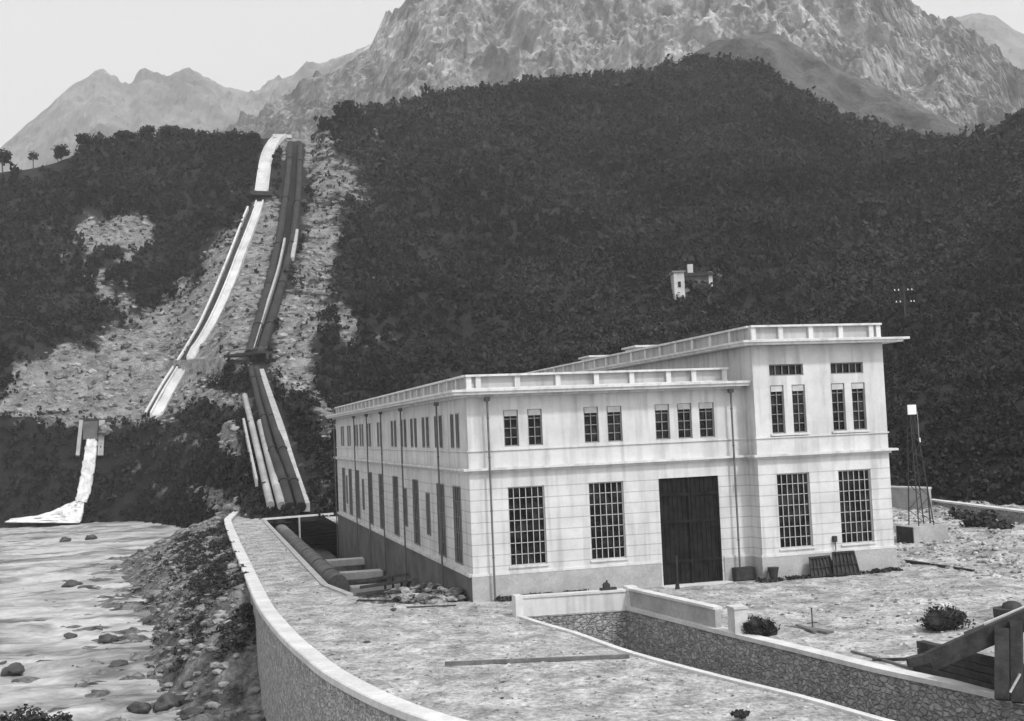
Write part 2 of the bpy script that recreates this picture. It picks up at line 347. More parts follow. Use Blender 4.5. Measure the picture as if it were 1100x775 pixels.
def hit(px, py, lift=0.):
    """survey point on the hillside seen at (px, py)"""
    j = (px-XS[0])/5.; j0 = int(j); t = j-j0
    col = G[:, j0]*(1-t)+G[:, j0+1]*t; ys = PYs[:, j0]*(1-t)+PYs[:, j0+1]*t
    for i in range(R_-7):
        if ys[i] >= py >= ys[i+1]:
            s = (ys[i]-py)/(ys[i]-ys[i+1]+1e-9); p = col[i]*(1-s)+col[i+1]*s; return p+np.array([0, 0, lift])
    p = col[R_-7] if py < ys[R_-7] else col[0]; return p+np.array([0, 0, lift])

# forest and scrub covering the hillside: one mass
def quad_cloud(n, rx, rz, q0, q1, seed, shell=.55, lumps=5):
    r = np.random.default_rng(seed); out = []
    L = r.normal(size=(lumps, 3)); L /= np.linalg.norm(L, axis=1)[:, None]; L *= r.uniform(.25, .6, (lumps, 1))
    for k in range(n):
        c = L[k % lumps]; d = r.normal(size=3); d /= np.linalg.norm(d); p = c+d*r.uniform(shell, 1.)*.55
        p = p*np.array([rx, rx, rz]); p[2] += rz
        nrm = d+r.normal(size=3)*.5+np.array([0, 0, .3]); nrm /= np.linalg.norm(nrm)
        a = np.cross(nrm, r.normal(size=3)); a /= np.linalg.norm(a); b = np.cross(nrm, a); s = r.uniform(q0, q1)
        out.append([p-a*s-b*s*.7, p+a*s*.8-b*s, p+a*s+b*s*.8, p-a*s*.7+b*s])
    return np.array(out).reshape(-1, 3)
def scatter(name, P, scl, templates, m, rotz=None, tilt=None, smooth=False):
    vs = []; k = 0; fs = []
    tid = rng.integers(0, len(templates), len(P))
    for t, (tv, tf) in enumerate(templates):
        sel = np.where(tid == t)[0]
        if not len(sel): continue
        ang = rng.uniform(0, 2*PI, len(sel)); c, s = np.cos(ang), np.sin(ang)
        X = tv[None, :, 0]*c[:, None]-tv[None, :, 1]*s[:, None]; Y = tv[None, :, 0]*s[:, None]+tv[None, :, 1]*c[:, None]; Z = np.repeat(tv[None, :, 2], len(sel), 0)
        sc = scl[sel]
        if sc.ndim == 1: sc = np.stack([sc]*3, 1)
        W = np.stack([X*sc[:, :1], Y*sc[:, 1:2], Z*sc[:, 2:3]], -1)+P[sel][:, None, :]
        vs.append(W.reshape(-1, 3)); fs.append((tf[None]+(np.arange(len(sel))*len(tv))[:, None, None]).reshape(-1, tf.shape[1])+k); k += W.shape[0]*W.shape[1]
    return npmesh(name, np.concatenate(vs), np.concatenate(fs), m, smooth)
def qf(n): return np.arange(n*4).reshape(-1, 4)
TT = [(quad_cloud(40, 1, .95, .10, .24, s, .35, 6), qf(40)) for s in range(6)]
e1 = G[:-1, 1:]-G[:-1, :-1]; e2 = G[1:, :-1]-G[:-1, :-1]; area = np.linalg.norm(np.cross(e1, e2), axis=-1)
Dm = np.hypot(G[:-1, :-1, 0]-C0[0], G[:-1, :-1, 1]-C0[1])
vis = (PXg[:-1, :-1] > -60) & (PXg[:-1, :-1] < 1190)
dens = np.where(vis, 1., .12)/np.clip((Dm/120)**1.5, 1.2, 9)
dens[-6:] *= .35
w = area*dens
w *= np.clip(1.05-bareg[:-1, :-1]*1.35, 0.10, 1); w *= (dch[:-1, :-1] > 10.5)
hid = (PXg[:-1, :-1] > 400) & (PXg[:-1, :-1] < 930) & (PYg[:-1, :-1] > 440); w[hid] *= .03
w[-9:] *= np.where(PXg[-10:-1, :-1] < 82, .05, 1)
NT = 38000
cells = rng.choice(w.size, NT, p=(w/w.sum()).ravel()); ci, cj = np.unravel_index(cells, w.shape)
u1, u2 = rng.random(NT), rng.random(NT)
Pt = (G[ci, cj]*((1-u1)*(1-u2))[:, None]+G[ci, cj+1]*(u1*(1-u2))[:, None]+G[ci+1, cj]*((1-u1)*u2)[:, None]+G[ci+1, cj+1]*(u1*u2)[:, None])
Dt = np.hypot(Pt[:, 0]-C0[0], Pt[:, 1]-C0[1])
sz = np.clip(Dt/240, .7, 2.)*rng.uniform(.5, 1.3, NT)*np.where(rng.random(NT) < .06, 1.7, 1.)*np.where(bareg[ci, cj] > .35, .42, 1)
Pt[:, 2] -= .35*sz
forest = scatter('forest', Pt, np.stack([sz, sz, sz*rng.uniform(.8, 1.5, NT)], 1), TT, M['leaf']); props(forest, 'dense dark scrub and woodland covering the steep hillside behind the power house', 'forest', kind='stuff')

ws = area*np.clip(bareg[:-1, :-1]-.25, 0, 1)*vis/np.clip(Dm/120, 1, 5)*(dch[:-1, :-1] > 6); ws[-7:] = 0
ci2, cj2 = np.unravel_index(rng.choice(ws.size, 5200, p=(ws/ws.sum()).ravel()), ws.shape); u1, u2 = rng.random(5200)[:, None], rng.random(5200)[:, None]
Ps = G[ci2, cj2]*((1-u1)*(1-u2))+G[ci2, cj2+1]*(u1*(1-u2))+G[ci2+1, cj2]*((1-u1)*u2)+G[ci2+1, cj2+1]*(u1*u2)
import bmesh
def rock_template(seed, sub=2):
    bm = bmesh.new(); bmesh.ops.create_icosphere(bm, subdivisions=sub, radius=1)
    for v_ in bm.verts:
        k = 1+.45*noise.noise(v_.co*1.3+Vector((seed*7.1, 0, 0)))+.15*noise.noise(v_.co*3+Vector((seed*3.1, 5, 0))); v_.co *= k; v_.co.z *= .62
        v_.co = Vector((round(v_.co.x*4)/4*.35+v_.co.x*.65, round(v_.co.y*4)/4*.35+v_.co.y*.65, v_.co.z))
    v_ = np.array([tuple(q.co) for q in bm.verts]); f_ = np.array([[q.index for q in p.verts] for p in bm.faces]); bm.free(); return v_, f_
RT = [rock_template(s, 1) for s in range(6)]; RT2 = [rock_template(s, 3) for s in range(6)]
ss_ = .12+.9*rng.random(5200)**6
props(scatter('scree', Ps, np.stack([ss_*1.3, ss_, ss_], 1), RT, M['scree']), 'loose blocks and scree on the bare slope around the flume', 'scree', kind='stuff')

# ---- rock massif, hazy spur, far mountains
def mountain(name, curves, xs, rows, m, amp, s, ridged=True, hold=3, seed=0, rough=.05, smooth=False):
    g = loft(curves, xs, rows); r_, c_ = g.shape[:2]; topr = sum(rows[:-1])
    for i in range(r_):
        for j in range(c_):
            p = g[i, j]; q = Vector((p[0]*s, p[1]*s, p[2]*s*.6+seed))
            n = noise.ridged_multi_fractal(q, .9, 2.1, 6, 1., 2.)-1.0 if ridged else noise.fractal(q, 1, 2, 5)
            a = amp*min(1, i/4+.2)*(1 if abs(i-topr) > hold else .3)
            dirv = np.array([p[0]-C0[0], p[1]-C0[1], 0]); dirv /= np.linalg.norm(dirv)
            if ridged:
                q2 = Vector((p[0]*s*4.5, p[1]*s*4.5, p[2]*s*1.7+seed)); n += .27*(noise.ridged_multi_fractal(q2, .8, 2.2, 4, 1., 2.)-1.)+rough*rng.normal()
            g[i, j] = p-dirv*n*a*.8+np.array([0, 0, n*a*.55])
    ii = np.arange(r_*c_).reshape(r_, c_)
    o = npmesh(name, g.reshape(-1, 3), np.stack([ii[:-1, :-1], ii[:-1, 1:], ii[1:, 1:], ii[1:, :-1]], -1).reshape(-1, 4), m, smooth)
    return props(o, kind='structure'), g
mr = [(40,250,1500),(180,190,1460),(262,136,1420),(300,112,1400),(340,88,1400),(372,66,1400),(402,44,1400),(425,12,1420),(445,-20,1450),(500,-60,1500),(600,-95,1560),(800,-110,1600),(900,-70,1560),(960,-12,1520),(985,12,1500),(1030,36,1480),(1060,52,1460),(1100,84,1420),(1180,130,1400),(1400,200,1350)]
mf = [(40,330,1150),(300,250,1120),(500,200,1080),(700,190,1060),(900,190,1060),(1100,220,1060),(1400,300,1060)]
mk = [(x, y+120, D+500) for x, y, D in mr]
mountain('mountain', [mf, mr, mk], np.arange(40, 1400, 3.), [230, 8], M['rock'], 30, .013)
sp = [(560,120,860),(650,86,880),(700,72,900),(738,64,920),(765,44,930),(790,40,940),(815,34,950),(835,36,950),(865,56,940),(900,74,930),(950,96,910),(1000,120,880),(1040,140,860),(1100,170,830),(1200,220,800)]
sf = [(560,230,700),(900,240,700),(1200,300,680)]
mountain('mountain_spur', [sf, sp, [(x, y+90, D+250) for x, y, D in sp]], np.arange(560, 1200, 4.), [90, 6], M['hazy_spur'], 14, .03, False, smooth=True)
fm = [(-300,230,3300),(-100,190,3300),(0,158,3250),(20,140,3250),(45,120,3250),(68,98,3250),(80,88,3250),(95,80,3250),(108,74,3250),(118,80,3250),(128,90,3250),(142,92,3250),(150,78,3250),(158,76,3250),(170,82,3250),(182,88,3250),(200,80,3250),(222,84,3250),(240,94,3250),(270,98,3250),(290,94,3250),(330,74,3250),(370,60,3250),(420,50,3250)]
mountain('far_mountain', [[(-300,300,2300),(420,240,2300)], fm, [(x, y+120, D+900) for x, y, D in fm]], np.arange(-300, 420, 3.), [80, 4], M['farrock'], 44, .004, True, 1)
fr = [(900,40,3500),(985,30,3500),(1010,24,3500),(1045,14,3500),(1070,18,3500),(1090,32,3500),(1150,60,3500),(1400,120,3500)]
mountain('far_mountain', [[(900,230,2600),(1400,260,2600)], fr, [(x, y+120, D+800) for x, y, D in fr]], np.arange(900, 1400, 4.), [50, 4], M['farrock'], 40, .004, True, 1, 5)

# ------------------------------------------------------------ river bed, river, bank
def grid(name, xs, ys, zf, m, smooth=True, keep=None):
    X, Y = np.meshgrid(xs, ys); Z = np.vectorize(zf)(X, Y); n, k = X.shape; ii = np.arange(n*k).reshape(n, k)
    f = np.stack([ii[:-1, :-1], ii[:-1, 1:], ii[1:, 1:], ii[1:, :-1]], -1).reshape(-1, 4)
    return npmesh(name, np.stack([X, Y, Z], -1).reshape(-1, 3), f, m, smooth)
mb = MB(); mb.add([(-6500,-6500,-7.5),(6500,-6500,-7.5),(6500,6500,-7.5),(-6500,6500,-7.5)], [(0,1,2,3)])
props(mb.build('ground', M['bank']), kind='structure')
def riv(x, y): return -5.2+.22*nz(x*.6, y*1.2, 0, .3)+.14*nz(x*.7, y*1.3, 4, 1.1)
gw = grid('water', np.concatenate([np.arange(-160, -60, 2.5), np.arange(-60, -9, .45)]), np.concatenate([np.arange(-75, 90, .6), np.arange(90, 240, 2.)]), riv, M['water']); props(gw, kind='structure')
COPE = [(-9.3,96),(-10.6,84),(-11.2,75),(-11.35,48),(-11.35,30),(-11.35,14),(-11.3,2.6),(-11.05,-4),(-10.75,-9.2),(-10.35,-13.5),(-9.9,-17.6),(-9.0,-22.3),(-8.0,-25.8),(-6.9,-28.4),(-5.0,-31.6),(-2.5,-34.6),(1.,-37.5),(6,-40)]
def smoothline(pts, n=6):
    pts = [np.array(p, float) for p in pts]; out = []
    for i in range(len(pts)-1):
        p0 = pts[max(i-1, 0)]; p1 = pts[i]; p2 = pts[i+1]; p3 = pts[min(i+2, len(pts)-1)]
        for t in np.arange(n)/n: out.append(.5*((2*p1)+(-p0+p2)*t+(2*p0-5*p1+4*p2-p3)*t*t+(-p0+3*p1-3*p2+p3)*t**3))
    out.append(pts[-1]); return out
cope = smoothline(COPE)
cy_ = np.array([p[1] for p in cope])[::-1]; cx_ = np.array([p[0] for p in cope])[::-1]
def bankz(x, y):
    xe = np.interp(y, cy_, cx_); d = xe-x               # distance out from the wall
    top = np.interp(y, [-40, 1, 7, 16, 40, 70, 95], [-5.0, -4.9, -1.2, .1, .1, .0, -.1])
    ext = np.interp(y, [-40, 0, 10, 50, 90], [3.5, 4.5, 6, 8, 14]); t = min(max(d/ext, 0), 1)
    pw = np.interp(y, [2, 9], [.8, 1.5]); z = top+(-5.25-top)*(t**pw)-max(0, d-ext)*.045
    return z+.55*nz(x, y, 1, .45)*min(1, .2+d)+.22*nz(x, y, 7, 1.7)*min(1, .2+d)
n_ = len(np.arange(-40, 100, .45)); ys = np.arange(-40, 100, .45); ds = np.concatenate([np.arange(0, 9, .35), np.arange(9, 24, .9)])
g = np.array([[(np.interp(y, cy_, cx_)+.15-d, y, bankz(np.interp(y, cy_, cx_)-d, y)) for d in ds] for y in ys]); a_, b_ = g.shape[:2]; ii = np.arange(a_*b_).reshape(a_, b_)
props(npmesh('river_bank', g.reshape(-1, 3), np.stack([ii[:-1, :-1], ii[:-1, 1:], ii[1:, 1:], ii[1:, :-1]], -1).reshape(-1, 4), M['bank'], True), kind='structure')

# stones
P = []; sc = []
while len(P) < 5200:
    y = rng.uniform(-30, 92); d = abs(rng.normal(0, 1))*6.5+.3; x = np.interp(y, cy_, cx_)-d
    z = bankz(x, y)
    if z < -5.75: continue
    P.append((x, y, z)); sc.append(.05+.42*rng.random()**6+max(0, y)*.0012)
sc = np.array(sc); props(scatter('river_cobbles', np.array(P), np.stack([sc, sc*.8, sc*.8], 1), RT, M['stone']), 'loose cobbles covering the bank below the road wall', 'stones', kind='stuff')
def boulder(px, py, w, lab, m='darkstone', z=-5.1, group='boulders in the river', name='river_boulder', cat='boulder', hs=1.):
    p = onz(px, py, z); t, f = RT2[len(lab) % 6]; D = math.hypot(p[0]-C0[0], p[1]-C0[1]); s = w/FPX*D/2
    o = npmesh(name, t*np.array([s, s*.8, s*.8*hs]), f, M[m], True); o.location = (p[0], p[1], p[2]+.1*s); o.rotation_euler.z = len(lab)
    return props(o, lab, cat, group)
for px, py, w, lab in [(76,685,15,'dark domed boulder standing alone in the pale water mid river, seen below the waterfall'),(77,629,17,'flat dark boulder in the river between the waterfall and the lone domed boulder'),
    (70,581,12,'small dark rock in the shallows just in front of the waterfall foot'),(150,762,26,'long dark boulder at the near river edge, left of its darker twin'),(182,757,36,'wide low dark boulder at the near river edge beside the cobble bank'),
    (14,722,26,'smooth grey rock awash at the left edge of the river'),(116,688,22,'grey rock where the river meets the cobble bank, level with the domed boulder'),(126,716,20,'small rock nearer the camera than the grey rock by the cobble bank'),
    (98,579,14,'little dark stone just right of the rock at the waterfall foot'),(3,713,8,'tiny dark stone breaking the water at the left edge of the photo'),(205,770,30,'dark boulder at the bottom edge under the retaining wall'),(163,668,22,'pale boulder among cobbles halfway up the river bank')]:
    boulder(px, py, w, lab)
for px, py, w, lab in [(186,681,26,'rounded pale boulder in the middle of the cobble bank'),(198,640,24,'pale block of rock in the cobble bank below the earth slope'),(164,640,20,'pale rock at the water side of the cobble bank'),(222,598,26,'flat pale slab where the bank meets the road wall far end')]:
    boulder(px, py, w, lab, 'stone', -4.3, 'pale boulders on the bank', 'bank_boulder')

# ------------------------------------------------------------ yard platform with canal and trench cut out
N_E = [(.9,-6.45),(1.35,-9.5),(1.9,-12.6),(2.5,-18.1),(3.8,-24.1),(4.8,-27.9),(5.5,-31.7),(6.6,-36.5)]
F_E = [(6.5,-6.9),(7.1,-11.2),(7.8,-16.2),(8.6,-21.1),(9.25,-25.4),(9.85,-28.),(10.7,-31.7),(12.2,-37.5)]
nE = smoothline(N_E, 4); fE = smoothline(F_E, 4)
TR = [(-6.8,80),(-6.8,12.2),(-5.9,6.6),(-4.7,3.2),(-3.2,1.5),(0.2,.3),(0.2,80)]
outer = [tuple(p) for p in cope if p[1] < 90]+[(60,-60),(170,-60),(170,60),(110,200),(0,200),(-8,96)]
canal = [tuple(p) for p in nE]+[tuple(p) for p in fE[::-1]]
def inside(x, y, poly):
    c = False; n = len(poly); j = n-1
    for i in range(n):
        xi, yi = poly[i]; xj, yj = poly[j]
        if (yi > y) != (yj > y) and x < (xj-xi)*(y-yi)/(yj-yi)+xi: c = not c
        j = i
    return c
def edge_d(x, y, poly):
    best = 1e9
    for (x0, y0), (x1, y1) in zip(poly, poly[1:]+poly[:1]):
        dx, dy = x1-x0, y1-y0; t = min(1, max(0, ((x-x0)*dx+(y-y0)*dy)/(dx*dx+dy*dy+1e-9))); best = min(best, math.hypot(x-x0-t*dx, y-y0-t*dy))
    return best
def padz(x, y):
    return 0.
pts = []; edges = []
for poly in (outer, canal, TR):
    k = len(pts); n = len(poly); pts += [Vector(p) for p in poly]; edges += [(k+i, k+(i+1) % n) for i in range(n)]
def yard_h(x, y):
    e = min(edge_d(x, y, canal), edge_d(x, y, TR), edge_d(x, y, outer[:len(outer)-6]))
    eb = min(1, max(0, -y-.2)/1.5) if -1 < x < 27 and y > -4 else 1
    a = min(1, e/1.3)*eb
    h = a*(.10*nz(x, y, 0, .55)+.05*nz(x, y, 3, 1.9)+.04)
    h += a*.9*math.exp(-((x-21.5)**2/14+(y+12.5)**2/5))*.45+a*.35*math.exp(-((x-26.5)**2/10+(y+9)**2/4))
    if x > 27: h += a*min(1, (x-27)/6)*(.55*max(0, nz(x, y, 9, .16))+.3*nz(x, y, 5, .6)+.25)
    return h
grid_pts = []
for x in np.arange(-11.2, 34, .55):
    for y in np.arange(-40, 14, .55): grid_pts.append((x+rng.uniform(-.15, .15), y+rng.uniform(-.15, .15)))
for x in np.arange(27, 80, 1.1):
    for y in np.arange(-14, 60, 1.1): grid_pts.append((x+rng.uniform(-.3, .3), y+rng.uniform(-.3, .3)))
for x in np.arange(-11, -6.9, .8):
    for y in np.arange(14, 80, 1.2): grid_pts.append((x, y))
for x, y in grid_pts:
    if not inside(x, y, outer) or inside(x, y, canal) or inside(x, y, TR): continue
    if min(edge_d(x, y, canal), edge_d(x, y, TR)) < .2: continue
    if 0 < x < 26 and 0 < y: continue
    pts.append(Vector((x, y)))
vo, _, fo, *_ = geometry.delaunay_2d_cdt(pts, edges, [], 0, 1e-4)
vz = [(p.x, p.y, yard_h(p.x, p.y)) for p in vo]; ff = []
for t in fo:
    cx = sum(vo[i].x for i in t)/3; cy = sum(vo[i].y for i in t)/3
    if inside(cx, cy, outer) and not inside(cx, cy, canal) and not inside(cx, cy, TR): ff.append(tuple(t))
props(npmesh('yard_ground', vz, ff, M['yard'], True), kind='structure')

# gravel scattered on the yard
P = []; sc = []
while len(P) < 13000:
    r = rng.random()
    if r < .45: x, y = rng.uniform(-11, 26), rng.uniform(-36, 3)
    elif r < .52: x, y = rng.uniform(-11, -7), rng.uniform(0, 75)
    else: x, y = rng.uniform(26, 70), rng.uniform(-12, 48)
    if not inside(x, y, outer) or inside(x, y, canal) or inside(x, y, TR) or (0 < x < 26.2 and y > -1.4): continue
    big = x > 27 or (x > 12 and y < -9)
    P.append((x, y, yard_h(x, y))); sc.append((.02+.08*rng.random()**3)*(3.6 if x > 27 else 1.5 if big else 1))
sc = np.array(sc); props(scatter('gravel', np.array(P), np.stack([sc*1.2, sc, sc], 1), RT, M['gravel']), 'loose gravel strewn over the yard and road', 'gravel', kind='stuff')

# ------------------------------------------------------------ river retaining wall, canal walls
rw = empty('retaining_wall', (-11.3, 2, 0), 'curved rubble stone retaining wall with pale coping between the road and the river', 'retaining wall')
mb = MB(); ln = [(p[0], p[1], 0) for p in cope]
mb.sweep(ln, [(0.02,-7.0),(0.5,-7.0),(0.26,.16),(-.3,.16),(-.3,-1.2),(0.02,-1.2)]); mb.build('wall_face', M['masonry_pale'], rw)
mb = MB(); mb.sweep([(p[0], p[1], 0) for p in cope], [(.42,.16),(.42,.40),(.36,.44),(-.36,.44),(-.40,.40),(-.40,.16)]); mb.build('coping', M['concrete'], rw)

cw = empty('canal_wall', (7.5,-14,0), 'rubble stone wall of the far side of the sunken channel with pale coping and parapet', 'canal wall')
# direction of travel -y : right of travel is -x (towards canal)
mb = MB(); mb.sweep([(p[0], p[1], 0) for p in fE], [(0,-4.6),(.25,-4.6),(.02,-.02),(-.5,-.02),(-.5,-4.6)]); mb.build('wall_face', M['masonry'], cw)
mb = MB(); mb.sweep([(p[0], p[1], 0) for p in fE], [(.10,-.02),(.10,.16),(-.55,.16),(-.55,-.02)]); mb.build('coping', M['concrete'], cw)
par = [p for p in fE if p[1] > -16.0]
mb = MB(); mb.sweep([(p[0], p[1], 0) for p in par], [(-.10,.16),(-.10,.98),(-.42,.98),(-.42,.16)]); mb.build('parapet', M['greyconcrete'], cw)
mb = MB(); mb.sweep([(p[0], p[1], 0) for p in par], [(-.02,.98),(-.02,1.10),(-.50,1.10),(-.50,.98)]); mb.build('parapet_cap', M['concrete'], cw)
mb = MB(); mb.box((7.8,-16.75,.16), (8.42,-16.05,1.22)); mb.box((7.75,-16.8,1.22), (8.47,-16.0,1.32)); mb.build('pillar', M['concrete'], cw)
hw = empty('headwall', (3.7,-6.6,0), 'white plastered parapet wall closing the head of the channel in front of the door', 'headwall')
mb = MB(); mb.add([(.6,-6.35,-4.6),(6.75,-6.85,-4.6),(6.75,-6.45,-4.6),(.6,-5.95,-4.6),(.6,-6.35,-.06),(6.75,-6.85,-.06),(6.75,-6.45,-.06),(.6,-5.95,-.06)],[(0,3,2,1),(4,5,6,7),(0,1,5,4),(1,2,6,5),(2,3,7,6),(3,0,4,7)]); mb.build('wall_face', M['masonry'], hw)
mb = MB(); mb.add([(.9,-6.40,-.06),(6.6,-6.90,-.06),(6.6,-6.45,-.06),(.9,-5.95,-.06),(.9,-6.40,.92),(6.6,-6.90,.92),(6.6,-6.45,.92),(.9,-5.95,.92)],[(0,3,2,1),(4,5,6,7),(0,1,5,4),(1,2,6,5),(2,3,7,6),(3,0,4,7)]); mb.build('parapet', M['trim'], hw)
mb = MB(); mb.add([(1.0,-6.46,.92),(6.5,-6.96,.92),(6.5,-6.40,.92),(1.0,-5.90,.92),(1.0,-6.46,1.03),(6.5,-6.96,1.03),(6.5,-6.40,1.03),(1.0,-5.90,1.03)],[(0,3,2,1),(4,5,6,7),(0,1,5,4),(1,2,6,5),(2,3,7,6),(3,0,4,7)]); mb.build('cap', M['concrete'], hw)
mb = MB(); mb.box((.62,-6.58,-.1), (1.02,-5.86,1.10)); mb.build('pillar', M['concrete'], hw)
mb = MB(); mb.box((6.5,-7.05,-.1), (7.05,-6.35,1.16)); mb.build('pillar', M['concrete'], hw)
nw = empty('channel_wall', (2.5,-18,0), 'low stone wall on the near side of the channel with a thin white kerb', 'channel wall')
mb = MB(); mb.sweep([(p[0], p[1], 0) for p in nE], [(.3,-4.6),(.3,-.03),(-.02,-.03),(-.2,-4.6)]); mb.build('wall_face', M['masonry'], nw)
mb = MB(); mb.sweep([(p[0], p[1], 0) for p in nE], [(.24,-.03),(.24,.10),(-.05,.10),(-.05,-.03)]); mb.build('kerb', M['concrete'], nw)
mb = MB(); mb.add([(x, y, -4.2) for x, y in canal], [tuple(range(len(canal)))[::-1]]); props(mb.build('channel_floor', M['bank']), kind='structure')

# ------------------------------------------------------------ trench along the building
mb = MB(); mb.box((-7.3,0,-5), (.4,84,-4.0)); props(mb.build('trench_floor', M['trenchfloor']), kind='structure')
tw = empty('trench_wall', (-6.8,40,0), 'long low wall with a pale kerb between the road and the pipe trench', 'trench wall')
tl = [(-6.8,80,0),(-6.8,12.2,0),(-5.9,6.6,0),(-4.7,3.2,0)]
mb = MB(); mb.sweep([(x, y, z) for x, y, z in tl], [(.35,-4.2),(.35,-.02),(-.0,-.02),(-.0,-4.2)]); mb.build('wall_face', M['basement'], tw)
mb = MB(); mb.sweep(tl[:3], [(.38,-.02),(.38,.12),(-.03,.12),(-.03,-.02)]); mb.build('kerb', M['greyconcrete'], tw)
def lr(P0): return (P0[0], P0[1], P0[2])
# earth slope at the front end of the trench
def fz(x, y):
    d = (y-(.4+(-x)*.9)); return -.05-min(3.9, max(0, d)*.33)+.95*math.exp(-((x+1.7)**2/2.2+(y-4.2)**2/4))*min(1, max(0, d+.6))+.25*nz(x, y, 2, .8)*min(1, max(0, d)+.1)
g = grid('trench_slope', np.arange(-6.9, .3, .35), np.arange(-.2, 16, .35), lambda x, y: fz(x, y)-.02, M['trenchfloor']); props(g, kind='structure')
tp = empty('trench_pipe', (-4.85,25,-1.5), 'large riveted pressure pipe lying in the trench beside the power house', 'pipe')
mb = MB(); mb.tube([(-4.95,88,-1.3),(-4.85,60,-1.45),(-4.75,24,-1.5)], .78, 24); mb.build('pipe_shell', M['trenchpipe'], tp)
for y in (28, 36, 46, 58, 72):
    mb = MB(); mb.tube([(-4.87,y,-1.47),(-4.87,y+.25,-1.47)], .86, 24); mb.build('flange', M['trenchpipe'], tp)
for y, z0, xl, lb in [(23.5,-1.6,-3.9,'pale concrete strut across the trench, nearest of the three'),(33.,-1.6,-3.9,'pale concrete strut across the trench, middle of the three'),(43.5,-1.6,-3.9,'pale concrete strut across the trench, farthest of the three')]:
    mb = MB(); mb.box((xl, y-.75, z0-.55), (-.1, y+.75, z0)); props(mb.build('trench_strut', M['concrete'], loc=(-2, y, z0)), lb, 'concrete strut', 'struts across the pipe trench')
for y, x0, lb in ((9.5,-5.2,'thin dark timber across the trench mouth, nearest the rubble heap'),(12.5,-4.9,'thin dark timber across the trench mouth, second from the rubble heap'),(16.,-4.2,'thin dark timber across the trench mouth, third from the rubble heap'),(19.5,-3.9,'thin dark timber across the trench mouth, just before the pale struts')):
    t = empty('trench_timber', (x0, y, -.9), lb, 'timber', 'thin timbers across the trench mouth')
    mb = MB(); mb.bar((x0, y, -.75), (-.2, y+.3, -.55), .16, .2); mb.build('beam', M['midtimber'], t)
    mb = MB(); mb.bar((-1.9, y+.2, -4.0), (-1.9, y+.2, -.2), .14); mb.build('post', M['timber'], t)
rl = empty('trench_rail', (-3,77,0), 'long pale beam resting across the far end of the pipe trench', 'beam')
mb = MB(); mb.bar((-7.2,76.1,.3), (1.3,78.7,.3), .22); mb.build('beam', M['concrete'], rl)
for q0, q1 in (((-6.9,76.0,-.4), (-6.7,76.3,.18)), ((-3,77.1,-4.1), (-2.8,77.4,.18)), ((.6,78.2,-.4), (.8,78.5,.18))):
    mb = MB(); mb.box(q0, q1); mb.build('support', M['greyconcrete'], rl)
# rubble heap, planks and blocks at the trench mouth
P = []; sc = []
for _ in range(520):
    x = rng.uniform(-6, -.5); y = rng.uniform(.3, 8.5)
    if y < -x*.9-2: continue
    P.append((x, y, fz(x, y)+rng.uniform(0, .45)*(x > -4))); sc.append(rng.uniform(.1, .36))
sc = np.array(sc); props(scatter('rubble', np.array(P), np.stack([sc*1.3, sc, sc], 1), RT, M['heapstone']), 'heap of broken stone at the mouth of the pipe trench', 'rubble', kind='stuff')
for (a, b, w, h, m_, nm, lb) in [((-3.4,3.0,.35),(-1.5,1.9,.12),.55,.16,'paletimber','plank','short pale plank slanting down on the rubble by the building corner'),
    ((-1.75,2.3,-.1),(-1.15,1.9,-.1),.5,.6,'paletimber','concrete_block','pale block at the lower end of the slanting plank by the corner'),
    ((-6.0,3.6,.12),(-4.3,2.3,.12),.10,.08,'timber','wooden_bar','thin dark bar lying on the ground left of the rubble heap'),
    ((-3.9,-.4,.08),(-1.3,-1.2,.08),.06,.06,'timber','iron_rod','long thin bent rod lying in front of the rubble heap')]:
    mb = MB(); mb.bar(a, b, w, h); props(mb.build(nm, M[m_]), lb, nm.replace('_', ' '))
rp = np.random.default_rng(11)
DB = ['dark board lying flat on the rubble heap, nearest the pipe end','short dark stick poking up out of the rubble heap','dark beam half buried in the rubble heap beside the basement wall','thin dark board across the middle of the rubble heap','thick dark log lying on the rubble heap close to the building','dark board leaning on the basement wall above the rubble heap']
for k, ((a, b), lb) in enumerate(zip([((-4.9,5.6),(-3.6,4.3)),((-3.1,4.6),(-2.9,3.9)),((-2.6,7.5),(-.6,4.6)),((-3.8,5.2),(-1.6,4.2)),((-2.3,3.9),(-.5,3.0)),((-1.5,3.2),(-.2,2.6))], DB)):
    z0, z1 = fz(*a)+.35, fz(*b)+(.9 if k in (1, 5) else .35); mb = MB(); mb.bar((*a, z0), (*b, z1), .12+.16*rp.random(), .1+.1*rp.random()); props(mb.build('debris_board', M['timber']), lb, 'board', 'boards in the rubble heap')
t, f = RT2[2]
o = npmesh('loose_boulder', t*np.array([.55, .4, .45]), f, M['darkstone'], True); o.location = (-.75, 1.5, .35); props(o, 'big dark boulder tight against the building corner at the trench mouth', 'boulder')
o = npmesh('loose_stone', t*np.array([.17, .15, .15]), f, M['darkstone'], True); o.location = (-4.7, -.9, .1); props(o, 'small dark stone alone on the road in front of the rubble heap', 'stone')
o = npmesh('loose_stone', t*np.array([.17, .15, .12]), f, M['darkstone'], True); p = onz(394,690,.05); o.location = p; props(o, 'small dark stone alone on the road near the curved coping', 'stone')
mb = MB(); mb.bar(onz(478,713,.12), onz(676,705,.12), .16, .14); props(mb.build('wooden_pole', M['midtimber']), 'long straight pole lying across the road, one end at the white kerb', 'pole')

